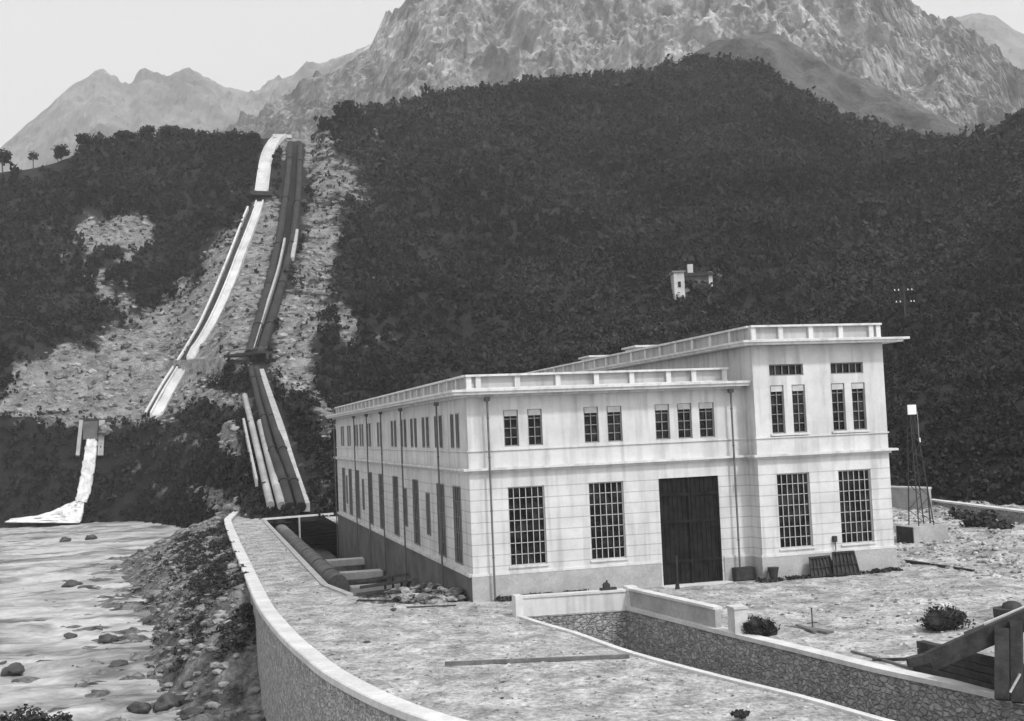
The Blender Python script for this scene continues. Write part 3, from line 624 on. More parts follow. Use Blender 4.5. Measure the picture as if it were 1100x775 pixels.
# ------------------------------------------------------------ POWER STATION
W1, W2, LY, TP = 17.25, 26.1, 62.0, 1.2
ps = empty('power_station', (0,0,0), 'long white two storey power house with a taller flat roofed block at its right end', 'power station')
def facade(mb, o, ux, nrm, W, z0, z1, ops, dep=.28):
    o = np.array(o, float); ux = np.array(ux, float); nrm = np.array(nrm, float)
    us = sorted({0., W, *[q for p in ops for q in (p[0], p[1])]}); zs = sorted({z0, z1, *[q for p in ops for q in (p[2], p[3])]})
    P = lambda u, z, d=0: o+ux*u+np.array([0, 0, z])-nrm*d
    for a, b in zip(us, us[1:]):
        for c, d in zip(zs, zs[1:]):
            mu, mz = (a+b)/2, (c+d)/2
            if any(p[0] < mu < p[1] and p[2] < mz < p[3] for p in ops): continue
            mb.add([P(a, c), P(b, c), P(b, d), P(a, d)], [(0,1,2,3)])
    for u0, u1, c, d in ops:
        for (p, q) in (((u0, c), (u0, d)), ((u0, d), (u1, d)), ((u1, d), (u1, c)), ((u1, c), (u0, c))):
            mb.add([P(*p), P(*q), P(*q, dep), P(*p, dep)], [(0,1,2,3)])
gA = [(2.2,4.38,1.81,6.27),(7.04,9.19,1.81,6.27)]; door = (11.4,15.22,.05,6.28)
uA = [(2.13,3.0),(3.56,4.42),(6.95,7.85),(8.38,9.3),(11.38,12.3),(12.81,13.72),(14.2,15.18)]
upF = [(a, b, 8.57, 10.65) for a, b in uA]
tG = [(18.44,20.61,1.81,6.23),(22.55,24.76,1.81,6.23)]
tU = [(a, b, 8.62, 11.5) for a, b in ((18.33,19.22),(19.76,20.64),(22.42,23.32),(23.8,24.72))]
tH = [(18.33,20.6,12.06,12.75),(22.45,24.68,12.06,12.75)]
sG = [(2.3,4.3,1.8,6.35),(6.9,9.1,1.8,6.35),(15.5,17.6,1.8,6.35),(23.8,26.0,1.8,6.35),(30.9,33.1,1.8,6.35),(37.0,39.2,1.8,6.35),(45.2,47.2,1.8,6.35),(50.4,52.5,1.8,6.35),(55.6,57.7,1.8,6.35)]
sS = [(11.6,12.8,2.8,5.6),(20.1,21.3,2.8,5.6),(42.0,43.2,2.8,5.6),(53.8,54.8,2.8,5.6)]
sU = [(c+d, c+d+.85, 8.57, 10.6) for c in (3.2,8.0,12.2,16.5,20.6,24.9,32.0,38.1,42.6,46.2,51.4,56.6) for d in (-1.15, .3)]
mb = MB()
# left side walks from far to near so the normal faces -X: u = LY - y
def flip(ops): return [(LY-b, LY-a, c, d) for a, b, c, d in ops]
facade(mb, (0,0,0), (1,0,0), (0,-1,0), W1, 0, 11.6, gA+[door]+upF)
facade(mb, (W1,-TP,0), (1,0,0), (0,-1,0), W2-W1, 0, 14.0, [(a-W1, b-W1, c, d) for a, b, c, d in tG+tU+tH])
facade(mb, (0,LY,0), (0,-1,0), (-1,0,0), LY, 1.3, 11.6, flip(sG+sS+sU))
facade(mb, (W1,0,0), (0,-1,0), (-1,0,0), TP, 0, 14.0, [])
facade(mb, (W1,LY,0), (0,-1,0), (-1,0,0), LY, 11.6, 14.0, [])
facade(mb, (W2,-TP,0), (0,1,0), (1,0,0), LY+TP, 0, 14.0, [])
facade(mb, (W2,LY,0), (-1,0,0), (0,1,0), W2-W1, 0, 14.0, [])
facade(mb, (W1,LY,0), (-1,0,0), (0,1,0), W1, 0, 11.6, [])
mb.build('wall', M['wall'], ps)
# plinth: render skirt set proud of the wall, with a pale ledge
mb = MB()
mb.box((-.08,-.08,-.5), (11.3,-.001,1.38)); mb.box((15.32,-.08,-.5), (W1-.08,-.001,1.38))
mb.box((W1-.08,-TP-.08,-.5), (W2+.08,-TP-.001,1.38)); mb.box((W1-.08,-TP-.001,-.5), (W1-.001,-.002,1.38)); mb.box((W2+.001,-TP,-.5), (W2+.08,LY,1.38))
mb.build('plinth', M['plinth'], ps)
mb = MB(); mb.box((-.10,-.10,1.38), (11.3,-.001,1.52)); mb.box((15.32,-.10,1.38), (W1-.10,-.001,1.52)); mb.box((W1-.10,-TP-.10,1.38), (W2+.10,-TP-.001,1.52)); mb.box((W1-.10,-TP-.001,1.38), (W1-.001,-.102,1.52))
mb.box((W2+.001,-TP,1.38), (W2+.1,LY,1.52)); mb.box((-.22,-.001,1.36), (-.001,LY+.1,1.54)); mb.build('plinth_ledge', M['trim'], ps)
mb = MB(); mb.box((-.12,.001,-5), (-.001,LY+.08,1.36)); mb.build('basement_wall', M['basement'], ps)
# string course and sill course
mb = MB()
def course(mb, z0, z1, pr, tower=True, pe=0.):
    mb.box((-pr,-pr,z0), (W1-pr-.002,-.001,z1)); mb.box((-pr,-.001,z0), (-.001,LY+pr,z1))
    mb.box((W1-pr,-TP-pr,z0), (W2+pr+pe,-TP-.001,z1)); mb.box((W1-pr,-TP-.001,z0), (W1-.001,-.001,z1)); mb.box((W2+.001,-TP-.001,z0), (W2+pr+pe,LY,z1))
course(mb, 7.14, 7.28, .12); course(mb, 7.282, 7.42, .36, pe=.10); mb.build('string_course', M['trim'], ps)
mb = MB(); course(mb, 8.36, 8.44, .07); mb.build('sill_course', M['trim'], ps)
# cornices
mb = MB()
mb.box((-.35,-.35,11.42), (W1-.36,-.001,11.56)); mb.box((-.9,-.9,11.56), (W1-.02,-.001,11.72)); mb.box((-1.0,-1.0,11.722), (W1-.02,.35,11.86))
mb.box((-.35,-.001,11.42), (-.001,LY+.35,11.56)); mb.box((-.9,0,11.56), (-.001,LY+.9,11.72)); mb.box((-1.0,.352,11.722), (.35,LY+1.0,11.86)); mb.build('cornice', M['trim'], ps)
mb = MB()
mb.box((W1-.9,-TP-.9,13.9), (W2+.9,-TP-.001,14.04)); mb.box((W1-1.0,-TP-1.0,14.042), (W2+1.3,-TP+.35,14.18))
mb.box((W1-.9,-TP-.001,13.9), (W1-.001,LY+.9,14.04)); mb.box((W1-1.0,-TP+.352,14.042), (W1+.35,LY+1.0,14.18))
mb.box((W2+.001,-TP-.001,13.9), (W2+.9,LY+.9,14.04)); mb.box((W2-.35,-TP+.352,14.042), (W2+1.0,LY+1.0,14.18)); mb.build('tower_cornice', M['trim'], ps)
VENTS = ((19.6,22.5),(19.6,33.5))
mb = MB(); mb.box((.0,.0,11.56), (W1-.02,LY,11.70)); mb.build('roof', M['roof'], ps)
mb = MB(); mb.box((W1,-TP,13.88), (W2,LY,14.05)); mb.build('tower_roof', M['roof'], ps)
for x, y in VENTS:
    mb = MB(); mb.box((x-.8,y-1.2,14.05), (x+.8,y+1.2,15.55)); mb.box((x-1.0,y-1.5,15.55), (x+1.0,y+1.5,15.7)); mb.build('roof_vent', M['trim'], ps)
# parapets
def para(x0, y0, x1, y1, zb, zt, posts, side):
    """side: inward normal"""
    n = np.array(side, float); a = np.array((x0, y0), float); b = np.array((x1, y1), float); d = (b-a)/np.linalg.norm(b-a)
    def bx(mb, u0, u1, d0, d1, z0, z1):
        p = a+d*u0+n*d0; q = a+d*u1+n*d1; mb.box((min(p[0], q[0]), min(p[1], q[1]), z0), (max(p[0], q[0]), max(p[1], q[1]), z1))
    L = np.linalg.norm(b-a); mb = MB()
    bx(mb, 0, L, .18, .30, zb, zt-.13); mb.build('parapet', M['panel'], ps)
    mb = MB(); bx(mb, 0, L, -.10, .40, zt-.12, zt); mb.build('parapet_rail', M['trim'], ps)
    mb = MB(); bx(mb, 0, L, .0, .178, zb, zb+.10); mb.build('parapet_base', M['trim'], ps)
    for u in posts:
        mb = MB(); bx(mb, max(0, u-.15), min(L, u+.15), .0, .179, zb+.1, zt-.122); mb.build('parapet_pier', M['trim'], ps)
para(0, 0, W1-1.02, 0, 11.86, 12.72, [.2,.75,3.05,5.49,7.84,10.05,12.38,14.0,16.0], (0,1))
para(0, .31, 0, LY, 11.86, 12.72, list(np.arange(2.3, LY, 2.46)), (1,0))
para(W1, -TP, W2, -TP, 14.18, 15.12, [.2,1.99,4.01,6.05,8.15,8.65], (0,1))
para(W1, -TP+.31, W1, LY, 14.18, 15.12, list(np.arange(2.6, LY, 2.8)), (1,0))
para(W2-.001, -TP+.31, W2-.001, LY, 14.18, 15.12, list(np.arange(2.6, LY, 2.8)), (-1,0))
# windows: meshes are built once per size in local coordinates (x along the wall, -y outwards), then placed
wm = {}
def window_meshes(w, h, nx, ny, bar, m_bar, blind=0., sill=False, key=None):
    k = (round(w, 2), round(h, 2), nx, ny, bar, m_bar.name, blind)
    if k in wm: return wm[k]
    mb = MB(); fr = .07
    mb.box((0,.10,0), (fr,.2,h)); mb.box((w-fr,.10,0), (w,.2,h)); mb.box((fr,.10,0), (w-fr,.2,fr)); mb.box((fr,.10,h-fr), (w-fr,.2,h))
    for i in range(1, nx): x = w*i/nx; mb.box((x-bar/2,.11,fr), (x+bar/2,.15,h-fr))
    for i in range(1, ny): z = h*i/ny; mb.box((fr,.152,z-bar/2), (w-fr,.18,z+bar/2))
    def mk(mb, nm, m_):
        me = bpy.data.meshes.new(nm); me.from_pydata(mb.v, [], mb.f); me.materials.append(m_); me.update(); return me
    f = mk(mb, 'window', m_bar); mb = MB(); mb.add([(0,.21,0),(w,.21,0),(w,.21,h),(0,.21,h)], [(0,1,2,3)]); p = mk(mb, 'pane', M['glass'])
    b = None
    if blind:
        mb = MB(); mb.box((.07,.05,h*(1-blind)), (w-.07,.095,h-.02)); b = mk(mb, 'blind', M['blind'])
    wm[k] = (f, p, b); return wm[k]
def place_window(x, y, z, rz, w, h, nx, ny, bar, m_bar, blind=0.):
    f, p, b = window_meshes(w, h, nx, ny, bar, m_bar, blind)
    o = bpy.data.objects.new('window', f); COL.objects.link(o); o.parent = ps; o.location = (x, y, z); o.rotation_euler.z = rz
    q = bpy.data.objects.new('pane', p); COL.objects.link(q); q.parent = o
    if b: q = bpy.data.objects.new('blind', b); COL.objects.link(q); q.parent = o
for a, b, c, d in gA: place_window(a, 0, c, 0, b-a, d-c, 6, 7, .042, M['bars'])
for a, b, c, d in upF: place_window(a, 0, c, 0, b-a, d-c, 2, 4, .05, M['barsdark'], .17)
for a, b, c, d in tG: place_window(a, -TP, c, 0, b-a, d-c, 6, 7, .042, M['bars'])
for a, b, c, d in tU: place_window(a, -TP, c, 0, b-a, d-c, 2, 5, .05, M['barsdark'], .13)
for a, b, c, d in tH: place_window(a, -TP, c, 0, b-a, d-c, 5, 1, .05, M['barsdark'])
for a, b, c, d in sG: place_window(-.16, b, c, -PI/2, b-a, d-c, 4, 5, .03, M['barsdark'])
for a, b, c, d in sS: place_window(-.16, b, c, -PI/2, b-a, d-c, 3, 4, .03, M['barsdark'])
for a, b, c, d in sU: place_window(-.14, b, c, -PI/2, b-a, d-c, 2, 4, .03, M['barsdark'])
# sills
mb = MB()
for a, b, c, d in gA: mb.box((a-.08,-.09,c-.10), (b+.08,.02,c-.005))
mb.build('window_sill', M['trim'], ps)
for pa, pb in ((18.2,20.75),(22.3,24.85)):
    mb = MB(); mb.box((pa,-TP-.12,8.49), (pb,-TP-.001,8.60)); mb.build('window_sill', M['trim'], ps)
for a, b, c, d in tG:
    mb = MB(); mb.box((a-.08,-TP-.09,c-.10), (b+.08,-TP+.02,c-.005)); mb.build('window_sill', M['trim'], ps)
# door
dr = MB(); n = 13; a, b, c, d = door
for i in range(n):
    x0 = a+(b-a)*i/n+.012; x1 = a+(b-a)*(i+1)/n-.012; dr.box((x0,.14,c), (x1,.2+.01*(i % 2),d))
dr.box((a,.2,c), (b,.26,d))
do = dr.build('door', M['door'], ps)
mb = MB()
for x0, x1 in ((a, a+.12), (b-.12, b), ((a+b)/2-.07, (a+b)/2+.07)): mb.box((x0,.06,c), (x1,.138,d-.01))
for z in (1.3, 3.6, 5.2): mb.box((a+.13,.07,z), (b-.13,.137,z+.16))
mb.build('door_frame', M['door'], do)
mb = MB(); mb.box((a-.3,-.9,-.1), (b+.3,-.002,.05)); mb.build('door_step', M['concrete'], ps)
# down pipes
def dpipe(x, y, z0, z1, r=.06):
    mb = MB(); mb.tube([(x,y,z0),(x,y,z1)], r, 10)
    o = mb.build('down_pipe', M['pipe'], ps); mb = MB()
    mb.box((x-.14,y-.14,z1-.02), (x+.14,y+.14,z1+.2)); mb.build('hopper', M['pipe'], o)
    for z in (2.4, 5.0, 8.0, 10.2):
        mb = MB(); mb.tube([(x,y,z),(x,y,z+.06)], r+.03, 10); mb.build('bracket', M['pipe'], o)
dpipe(1.12, -.38, -.2, 11.2); dpipe(16.15, -.38, -.2, 11.2)
for y in (6.6,19.5,28.8,36.7,44.9,60.9): dpipe(-.38, y, -4.0, 11.2)
mb = MB(); mb.box((22.0-.12,-TP-.2,2.0), (22.0+.12,-TP-.001,2.35)); mb.tube([(22,-TP-.16,2.0),(22,-TP-.16,1.5)], .03, 8); mb.build('wall_bracket', M['iron'], ps)

# ------------------------------------------------------------ yard objects
def slat_rack(x, y, rz, w, h, label, lean=.35):
    t = empty('slatted_rack', (x, y, .02), label, 'rack', 'slatted racks leaning on the plinth', rz)
    mb = MB(); n = 7
    for i in range(n):
        u = -w/2+w*i/(n-1); mb.bar((u,0,0), (u*.8,lean,h), .07, .05)
    mb.build('slats', M['timber'], t, loc=(1e-9,0,0)); mb = MB()
    for k in (.1, .5, .95): mb.bar((-w/2*(1-.2*k),lean*k-.04,h*k), (w/2*(1-.2*k),lean*k-.04,h*k), .07, .05)
    mb.build('cross_rails', M['timber'], t, loc=(1e-9,0,0)); mb = MB()
    mb.add([(-w/2,.06,0),(w/2,.06,0),(w/2*.8,lean+.06,h),(-w/2*.8,lean+.06,h),(-w/2,.10,0),(w/2,.10,0),(w/2*.8,lean+.10,h),(-w/2*.8,lean+.10,h)], [(0,3,2,1),(4,5,6,7),(0,1,5,4),(1,2,6,5),(2,3,7,6),(3,0,4,7)]); mb.build('back_board', M['timber'], t, loc=(1e-9,0,0))
slat_rack(20.75, -2.0, .12, 1.75, 1.25, 'dark slatted rack leaning on the plinth, left one of the pair by the right windows')
slat_rack(22.2, -2.15, -.05, 1.7, 1.45, 'taller dark slatted rack leaning on the plinth, right one of the pair')
P = []; 
def shrub(name, loc, rx, rz, label, n=260, q=(.05,.12), m='leafnear', group=None, cat='shrub', seed=1):
    t = quad_cloud(n, rx, rz, q[0], q[1], seed, .35, 6); o = npmesh(name, t, qf(n), M[m]); o.location = loc; return props(o, label, cat, group)
tb = empty('old_bucket', (17.6,-1.75,.0), 'small dark dented bucket standing at the foot of the plinth left of the racks', 'bucket')
mb = MB(); mb.tube([(0,0,0),(0,0,.5),(0,0,.85)], [.2,.26,.34], 14); mb.build('bucket_body', M['iron'], tb, loc=(1e-9,0,0))
mb = MB(); mb.tube([(-.3,0,.8),(-.42,-.02,.5),(-.46,-.02,.2)], .03, 6); mb.build('bucket_handle', M['iron'], tb, loc=(1e-9,0,0))
mb = MB(); mb.box((15.75,-.62,0), (16.95,-.12,.8)); mb.box((15.8,-.66,.1), (16.9,-.622,.7)); props(mb.build('tool_chest', M['timber']), 'low dark chest tucked in the corner beside the down pipe right of the door', 'chest')
pp = onz(737,636,0)
mb = MB(); mb.tube([(pp[0],-1.5,0),(pp[0]+.02,-1.52,1.9)], [.07,.05], 8); o = mb.build('short_post', M['timber']); props(o, 'thin dark post standing upright in front of the big door', 'post')
mb = MB(); mb.tube([(pp[0],-1.5,0),(pp[0],-1.5,.35)], [.16,.1], 8); mb.build('post_foot', M['timber'], o)
# small ironwork on the headwall and a heap behind it
t = empty('iron_winch', (5.55,-6.55,1.03), 'small dark iron fitting standing on the white headwall cap', 'winch')
mb = MB(); mb.box((-.35,-.15,0), (.5,.15,.12)); mb.tube([(-.02,-.12,.22),(-.02,.12,.22)], .18, 12); mb.build('winch_drum', M['iron'], t, loc=(1e-9,0,0)); mb = MB(); mb.tube([(0,0,.2),(.02,0,.5)], .05, 8); mb.build('winch_lever', M['iron'], t, loc=(1e-9,0,0))
for x, y, rx, lb in ((8.6,-7.2,.42,'small dark weed clump behind the channel parapet, nearest the headwall'),(9.2,-8.6,.5,'low dark weed clump behind the channel parapet, halfway along it')):
    shrub('weed_clump', (x,y,0), rx, .3, lb, 160, (.04,.09), group='weed clumps behind the parapet', seed=int(x*7))
# dark heaps of brushwood
def heap(px, py, w, h, label, seed):
    p = onz(px, py, 0.05); r = np.random.default_rng(seed); D = math.hypot(p[0]-C0[0], p[1]-C0[1]); ww = w/FPX*D/2; hh = h/FPX*D
    t = empty('brushwood_heap', (p[0], p[1]+.4, .05), label, 'brushwood heap', 'dark heaps in the yard')
    a = quad_cloud(3200, ww*1.15, hh*.5, .02, .05, seed, .1, 16); a[:, 2] *= 1+.25*np.sin(a[:, 0]*9/ww+seed); a[:, 2] = np.maximum(a[:, 2]-.12*hh, 0); npmesh('brush', a, qf(3200), M['soot'], parent=t)
    tt, f = RT2[seed % 6]; o = npmesh('core', tt*np.array([ww*.85, ww*.5, hh*.85]), f, M['soot'], False, parent=t); o.location.z = hh*.28
    mb = MB()
    for k in range(26):
        q = r.uniform(-1, 1, 2)*ww*.7; an = r.uniform(0, PI); l = r.uniform(.3, .6)*ww; z = r.uniform(.1, .9)*hh
        mb.bar((q[0]-l*math.cos(an), q[1]*.6-l*.5*math.sin(an), z*.7), (q[0]+l*math.cos(an), q[1]*.6+l*.5*math.sin(an), z), .04)
    mb.build('sticks', M['timber'], t, loc=(1e-9,0,0))
heap(822,684,38,20,'dark rounded heap of brushwood beside the pillar end of the channel parapet', 3)
heap(1019,677,50,23,'larger dark heap of brushwood out in the yard left of the timber ramp', 4)
# surveyor like cross and low scraps
p = onz(873,676,0)
t = empty('marker_stake', tuple(p), 'thin upright stake with a crosspiece stuck in the yard gravel', 'stake')
mb = MB(); mb.bar((0,0,0), (0,0,.95), .04); mb.build('stake', M['timber'], t, loc=(1e-9,0,0)); mb = MB(); mb.bar((-.25,0,.28), (.25,0,.28), .04); mb.build('crosspiece', M['timber'], t, loc=(1e-9,0,0))
mb = MB(); a = onz(857,674,.05); b = onz(892,680,.05); mb.bar(a, b, .45, .12); mb.bar(a+np.array([.1,.2,.05]), b+np.array([-.6,.25,.05]), .2, .1); props(mb.build('scrap_board', M['midtimber']), 'dark scrap board lying flat at the foot of the stake', 'board')
for k, (q0, q1, lb) in enumerate([((790,668),(815,664),'short plank lying between the parapet pillar and the brushwood heap'),((843,673),(858,674),'short stick lying right of the small brushwood heap'),((925,640),(1035,612),None)]):
    if lb: mb = MB(); mb.bar(onz(*q0,.06), onz(*q1,.06), .12, .08); props(mb.build('loose_plank', M['midtimber']), lb, 'plank')
# long bar at the foot of the rubble right of the building
mb = MB(); mb.bar(onz(972,603,.12), onz(1046,614,.12), .18, .2); props(mb.build('long_timber', M['timber']), 'long dark timber on the ground right of the building corner', 'timber')

# timber ramp at bottom right
tr = empty('timber_ramp', (11.9,-28.6,0), 'dark heavy timber ramp on posts rising out of the right edge of the photo', 'ramp')
def TRp(px, py, D): return atD(px, py, D)
def tp_part(nm, m_, *bars):
    mb = MB()
    for a, b, w, h in bars: mb.bar(a, b, w, h)
    return mb.build(nm, M[m_], tr)
tp_part('side_beam', 'timber', (TRp(998,711,41.4), TRp(1160,640,42.4), .3, .62))
tp_part('side_beam', 'timber', (TRp(1040,689,43.6), TRp(1160,640,44.4), .3, .6))
tp_part('pale_rail', 'paletimber', (TRp(1057,671,43.4), TRp(1160,628,44.2), .16, .09))
dk = MB(); a0, a1, b0, b1_ = TRp(1010,707,41.5), TRp(1160,641,42.4), TRp(1046,688,43.6), TRp(1160,641,44.4)
for k in range(16):
    t = (k+.5)/16; dk.bar(a0*(1-t)+a1*t, b0*(1-t)+b1_*t, .2, .06)
dk.build('deck_planks', M['timber'], tr)
tp_part('post', 'timber', (TRp(1077,752,40.8), TRp(1077,676,41.6), .42, .4)); tp_part('post', 'timber', (TRp(1093,755,40.9), TRp(1092,668,41.8), .34, .4))
tp_part('post', 'timber', (TRp(1125,760,41.2), TRp(1124,655,42), .4, .4))
for k in range(4):
    zb = .22+.27*k; A_ = onz(986+k*2, 722, .1); B_ = onz(1135, 762, .1); A_[2] = B_[2] = zb; off = np.array([.18, .35, 0])*(1+.06*((k*7) % 3)); e = (B_-A_)*(.02*((k*5) % 3))
    tp_part('sole_timber', 'timber', (A_+off+e, B_+off, .34, .25))
tp_part('nose_timber', 'timber', (TRp(975,712,41.2), TRp(1012,703,41.5), .3, .3))
tp_part('pale_strut', 'paletimber', (TRp(1085,744,40.5), TRp(1096,724,40.6), .06, .06))
mb = MB(); mb.bar(onz(915,700,.08), onz(992,722,.08), .12, .1); props(mb.build('loose_plank', M['midtimber']), 'thin dark plank lying along the coping left of the timber ramp', 'plank')
mb = MB(); mb.bar(onz(937,709,.08), onz(985,708,.14), .10, .1); props(mb.build('loose_plank', M['timber']), 'dark plank touching the foot of the timber ramp', 'plank')
q = onz(1075,668,0.0); t = empty('earth_tub', tuple(onz(1084,668,0)), 'dark tub with a rounded lid behind the pale rail of the ramp', 'tub')
mb = MB(); mb.tube([(0,0,0),(0,0,.35),(0,0,.6)], [.6,.66,.66], 14); mb.build('tub_body', M['iron'], t, loc=(1e-9,0,0)); mb = MB(); mb.tube([(.2,0,.6),(.2,0,.8),(.2,0,.9)], [.45,.38,.15], 12); mb.build('tub_lid', M['iron'], t, loc=(1e-9,0,0))

# pylon on its base block
bc = onz(991,583,.2)
py_ = empty('lattice_mast', (bc[0], bc[1], .2), 'thin lattice mast with a small white square plate near its top on a concrete block', 'mast')
mb = MB(); mb.box((-1.4,-1.1,-.3), (1.4,1.1,1.25)); mb.build('base_block', M['greyconcrete'], py_, loc=(1e-9,0,0))
mb = MB(); mb.box((-1.42,-1.0,.0), (-1.402,1.0,1.2)); mb.build('block_shutter', M['timber'], py_, loc=(1e-9,0,0))
for i, (sx, sy) in enumerate(((-1,-1),(1,-1),(-1,1),(1,1))):
    mb = MB(); mb.bar((sx*.62,sy*.6,1.2), (-.35+sx*.14,sy*.14,9.9), .06); mb.build('leg', M['iron'], py_, loc=(1e-9,0,0))
mb = MB()
for k in range(9):
    z0 = 1.4+k*.95; z1 = z0+.95; w0 = .62-.48*(z0-1.2)/8.7; w1 = .62-.48*(z1-1.2)/8.7; c0 = -.35*(z0-1.2)/8.7; c1 = -.35*(z1-1.2)/8.7; s = 1 if k % 2 else -1
    mb.bar((c0-s*w0,-w0,z0), (c1+s*w1,-w1,z1), .035); mb.bar((c0-s*w0,w0,z0), (c1+s*w1,w1,z1), .035)
mb.build('lattice', M['iron'], py_, loc=(1e-9,0,0))
mb = MB(); mb.box((-.72,-.28,9.2), (-.02,-.22,9.9)); mb.build('white_plate', M['white'], py_, loc=(1e-9,0,0))
mb = MB(); mb.tube([(.1,-.2,9.4),(.12,-.2,7.5)], .02, 6); mb.build('cable', M['bars'], py_, loc=(1e-9,0,0)); mb = MB(); mb.tube([(.12,-.2,7.2),(.12,-.2,7.5)], .09, 8); mb.build('insulator', M['white'], py_, loc=(1e-9,0,0))
# two thin bars beside the block
for px, lb in ((1001,'thin short bar standing right of the mast on the block edge'),):
    q = onz(px,581,.2); mb = MB(); mb.bar((q[0],q[1],.2), (q[0]-.1,q[1],4.2), .08); props(mb.build('iron_bar', M['iron']), lb, 'bar')
# background walls at right
bw = empty('boundary_wall', (55,45,0), 'grey plastered wall panel seen past the right corner of the building', 'wall')
A = onz(930,549,0); B = onz(1000,553,0); d = (B-A)/np.linalg.norm(B-A)
mb = MB(); mb.bar(A+[0,0,.9], B+[0,0,.9], .4, 3.0); mb.build('wall_face', M['greyconcrete'], bw); mb = MB(); mb.bar(A+[0,0,2.46], B+[0,0,2.46], .6, .16); mb.build('coping', M['concrete'], bw)
bv = empty('field_wall', (60,25,0), 'low stone wall with a pale coping running to the right edge below the dark hillside', 'wall')
A = onz(1000,551,0); B = onz(1102,566,0); Bx = B+(B-A)*1.2; 
mb = MB(); mb.bar(A+[0,0,.0], Bx+[0,0,.0], .5, 2.3); mb.build('wall_face', M['masonry'], bv); mb = MB(); mb.bar(A+[0,0,1.22], Bx+[0,0,1.22], .7, .16); mb.build('coping', M['concrete'], bv)
r = np.random.default_rng(5)
for k, (px, py, w) in enumerate([(1030,556,2.0),(1046,562,1.8),(1062,561,2.4),(1076,566,1.6)]):
    q = onz(px, py+6, .2)
    shrub('low_shrub', (q[0], q[1], .2), w*.8, w*.34, ['low dark shrub in front of the field wall, farthest left of the row','second low dark shrub from the left in front of the field wall','widest low dark shrub in front of the field wall','low dark shrub at the right end of the row before the field wall'][k], 240, (.09,.2), group='shrubs before the field wall', seed=k+20)
for k, (px, w) in enumerate([(8,2.2),(35,2.4),(66,1.8)]):
    q = onz(px, 792, -5.1)
    shrub('riverside_bush', (q[0], q[1], -5.3), w*.55, w*.45, ['dark bush at the bottom left corner beside the river','dark bush at the bottom edge, middle of three by the river','smaller dark bush at the bottom edge, right of two by the river'][k], 420, (.05,.12), group='bushes at the bottom left edge', seed=k+40)
q = onz(795,775,0); shrub('weed_clump', (q[0], q[1], 0), .45, .2, 'dark weed clump at the bottom edge on the road', 220, (.03,.07), seed=60)
P = []
while len(P) < 1500:
    y = rng.uniform(4, 80); d = abs(rng.normal(0, 1))*(2.2 if y < 45 else 3.5)+.35
    if nz(d, y, 8, .22) < -.05: continue
    P.append((np.interp(y, cy_, cx_)-d, y, bankz(np.interp(y, cy_, cx_)-d, y)))
props(scatter('bank_scrub', np.array(P), rng.uniform(.18, .55, len(P)), [(quad_cloud(16, 1, .45, .1, .25, 170+k), qf(16)) for k in range(4)], M['leafnear']), 'dark scrubby growth on the steep bank under the road coping', 'scrub', kind='stuff')
# weeds at wall foot
P = []
for _ in range(420):
    s = rng.random()
    if s < .6: x, y = rng.uniform(1.2, 6.5), rng.uniform(-1.0, -.15)
    else: x, y = rng.uniform(16.5, 26.0), rng.uniform(-2.1, -1.4)
    P.append((x, y, 0))
P = np.array(P); sc = rng.uniform(.12, .3, len(P)); TW = [(quad_cloud(14, 1, .6, .1, .25, 70+s), qf(14)) for s in range(3)]
props(scatter('weeds', P, sc, TW, M['leafnear']), 'thin weeds growing along the foot of the building', 'weeds', kind='stuff')

# ------------------------------------------------------------ flumes and penstocks on the hillside
def path(pts, lift=.3, step=6.):
    lift += .35
    out = []
    for (x0, y0), (x1, y1) in zip(pts, pts[1:]):
        n = max(1, int(math.hypot(x1-x0, y1-y0)/step))
        for t in np.arange(n)/n: out.append(hit(x0+(x1-x0)*t, y0+(y1-y0)*t, lift))
    out.append(hit(*pts[-1], lift)); a = np.array(out); b = a.copy()
    for _ in range(3): b[1:-1] = (b[:-2]+2*b[1:-1]+b[2:])/4
    b[:, 2] = np.maximum(b[:, 2], a[:, 2]-.05); return [tuple(q) for q in b[::-1]]     # low end first: right of travel is +x side
fl = empty('spillway_flume', tuple(hit(168,449)), 'long pale concrete spillway flume running down the left hillside to the bench', 'flume')
up = path([(301,148),(291,154),(285,177),(281,208)]); lo = path([(279,219),(275,234),(268,252),(259,275),(250,300),(239.5,326),(227,352),(211,378),(205,388)]); lo2 = path([(196,399),(181,424),(168,449)])
for seg, w in ((up, 1.7), (lo, .85), (lo2, 1.05)):
    mb = MB(); mb.sweep(seg, [(-w,-1.2),(w,-1.2),(w,.0),(-w,.0)]); mb.build('flume_floor', M['flume'], fl)
    mb = MB(); mb.sweep(seg, [(w-.05,-1.2),(w+.35,-1.2),(w+.35,.55),(w-.05,.55)]); mb.build('flume_side', M['flume'], fl)
    mb = MB(); mb.sweep(seg, [(-w-.35,-1.2),(-w+.05,-1.2),(-w+.05,.55),(-w-.35,.55)]); mb.build('flume_side', M['flume'], fl)
q = hit(279,214, .9); mb = MB(); mb.obox(q, (3.4,.6,0), (-.4,2.0,0), (0,0,1.2)); props(mb.build('foot_bridge', M['timber'], loc=tuple(q)), 'small dark footbridge crossing the upper part of the pale flume', 'footbridge')
q = hit(298,149, .2); mb = MB(); mb.obox(q+np.array([1.5,1,0]), (3.2,.2,0), (-.1,1.6,0), (0,0,1.2)); mb.build('intake_sill', M['flume'], fl)
pk = empty('penstock', tuple(hit(158,449)), 'dark pipe standing in for a shaded strip, with a thin pale kerb, along the left of the spillway flume', 'penstock')  # dark tube added where the strip beside the flume lies in shade
pl = [(267,226),(262,238),(254,259),(244,285),(230,319),(215,353),(193,390),(174,419),(157,449)]
mb = MB(); mb.tube(path([(x+4.5, y) for x, y in pl], .3), .75, 10); mb.build('pipe', M['penstock'], pk)
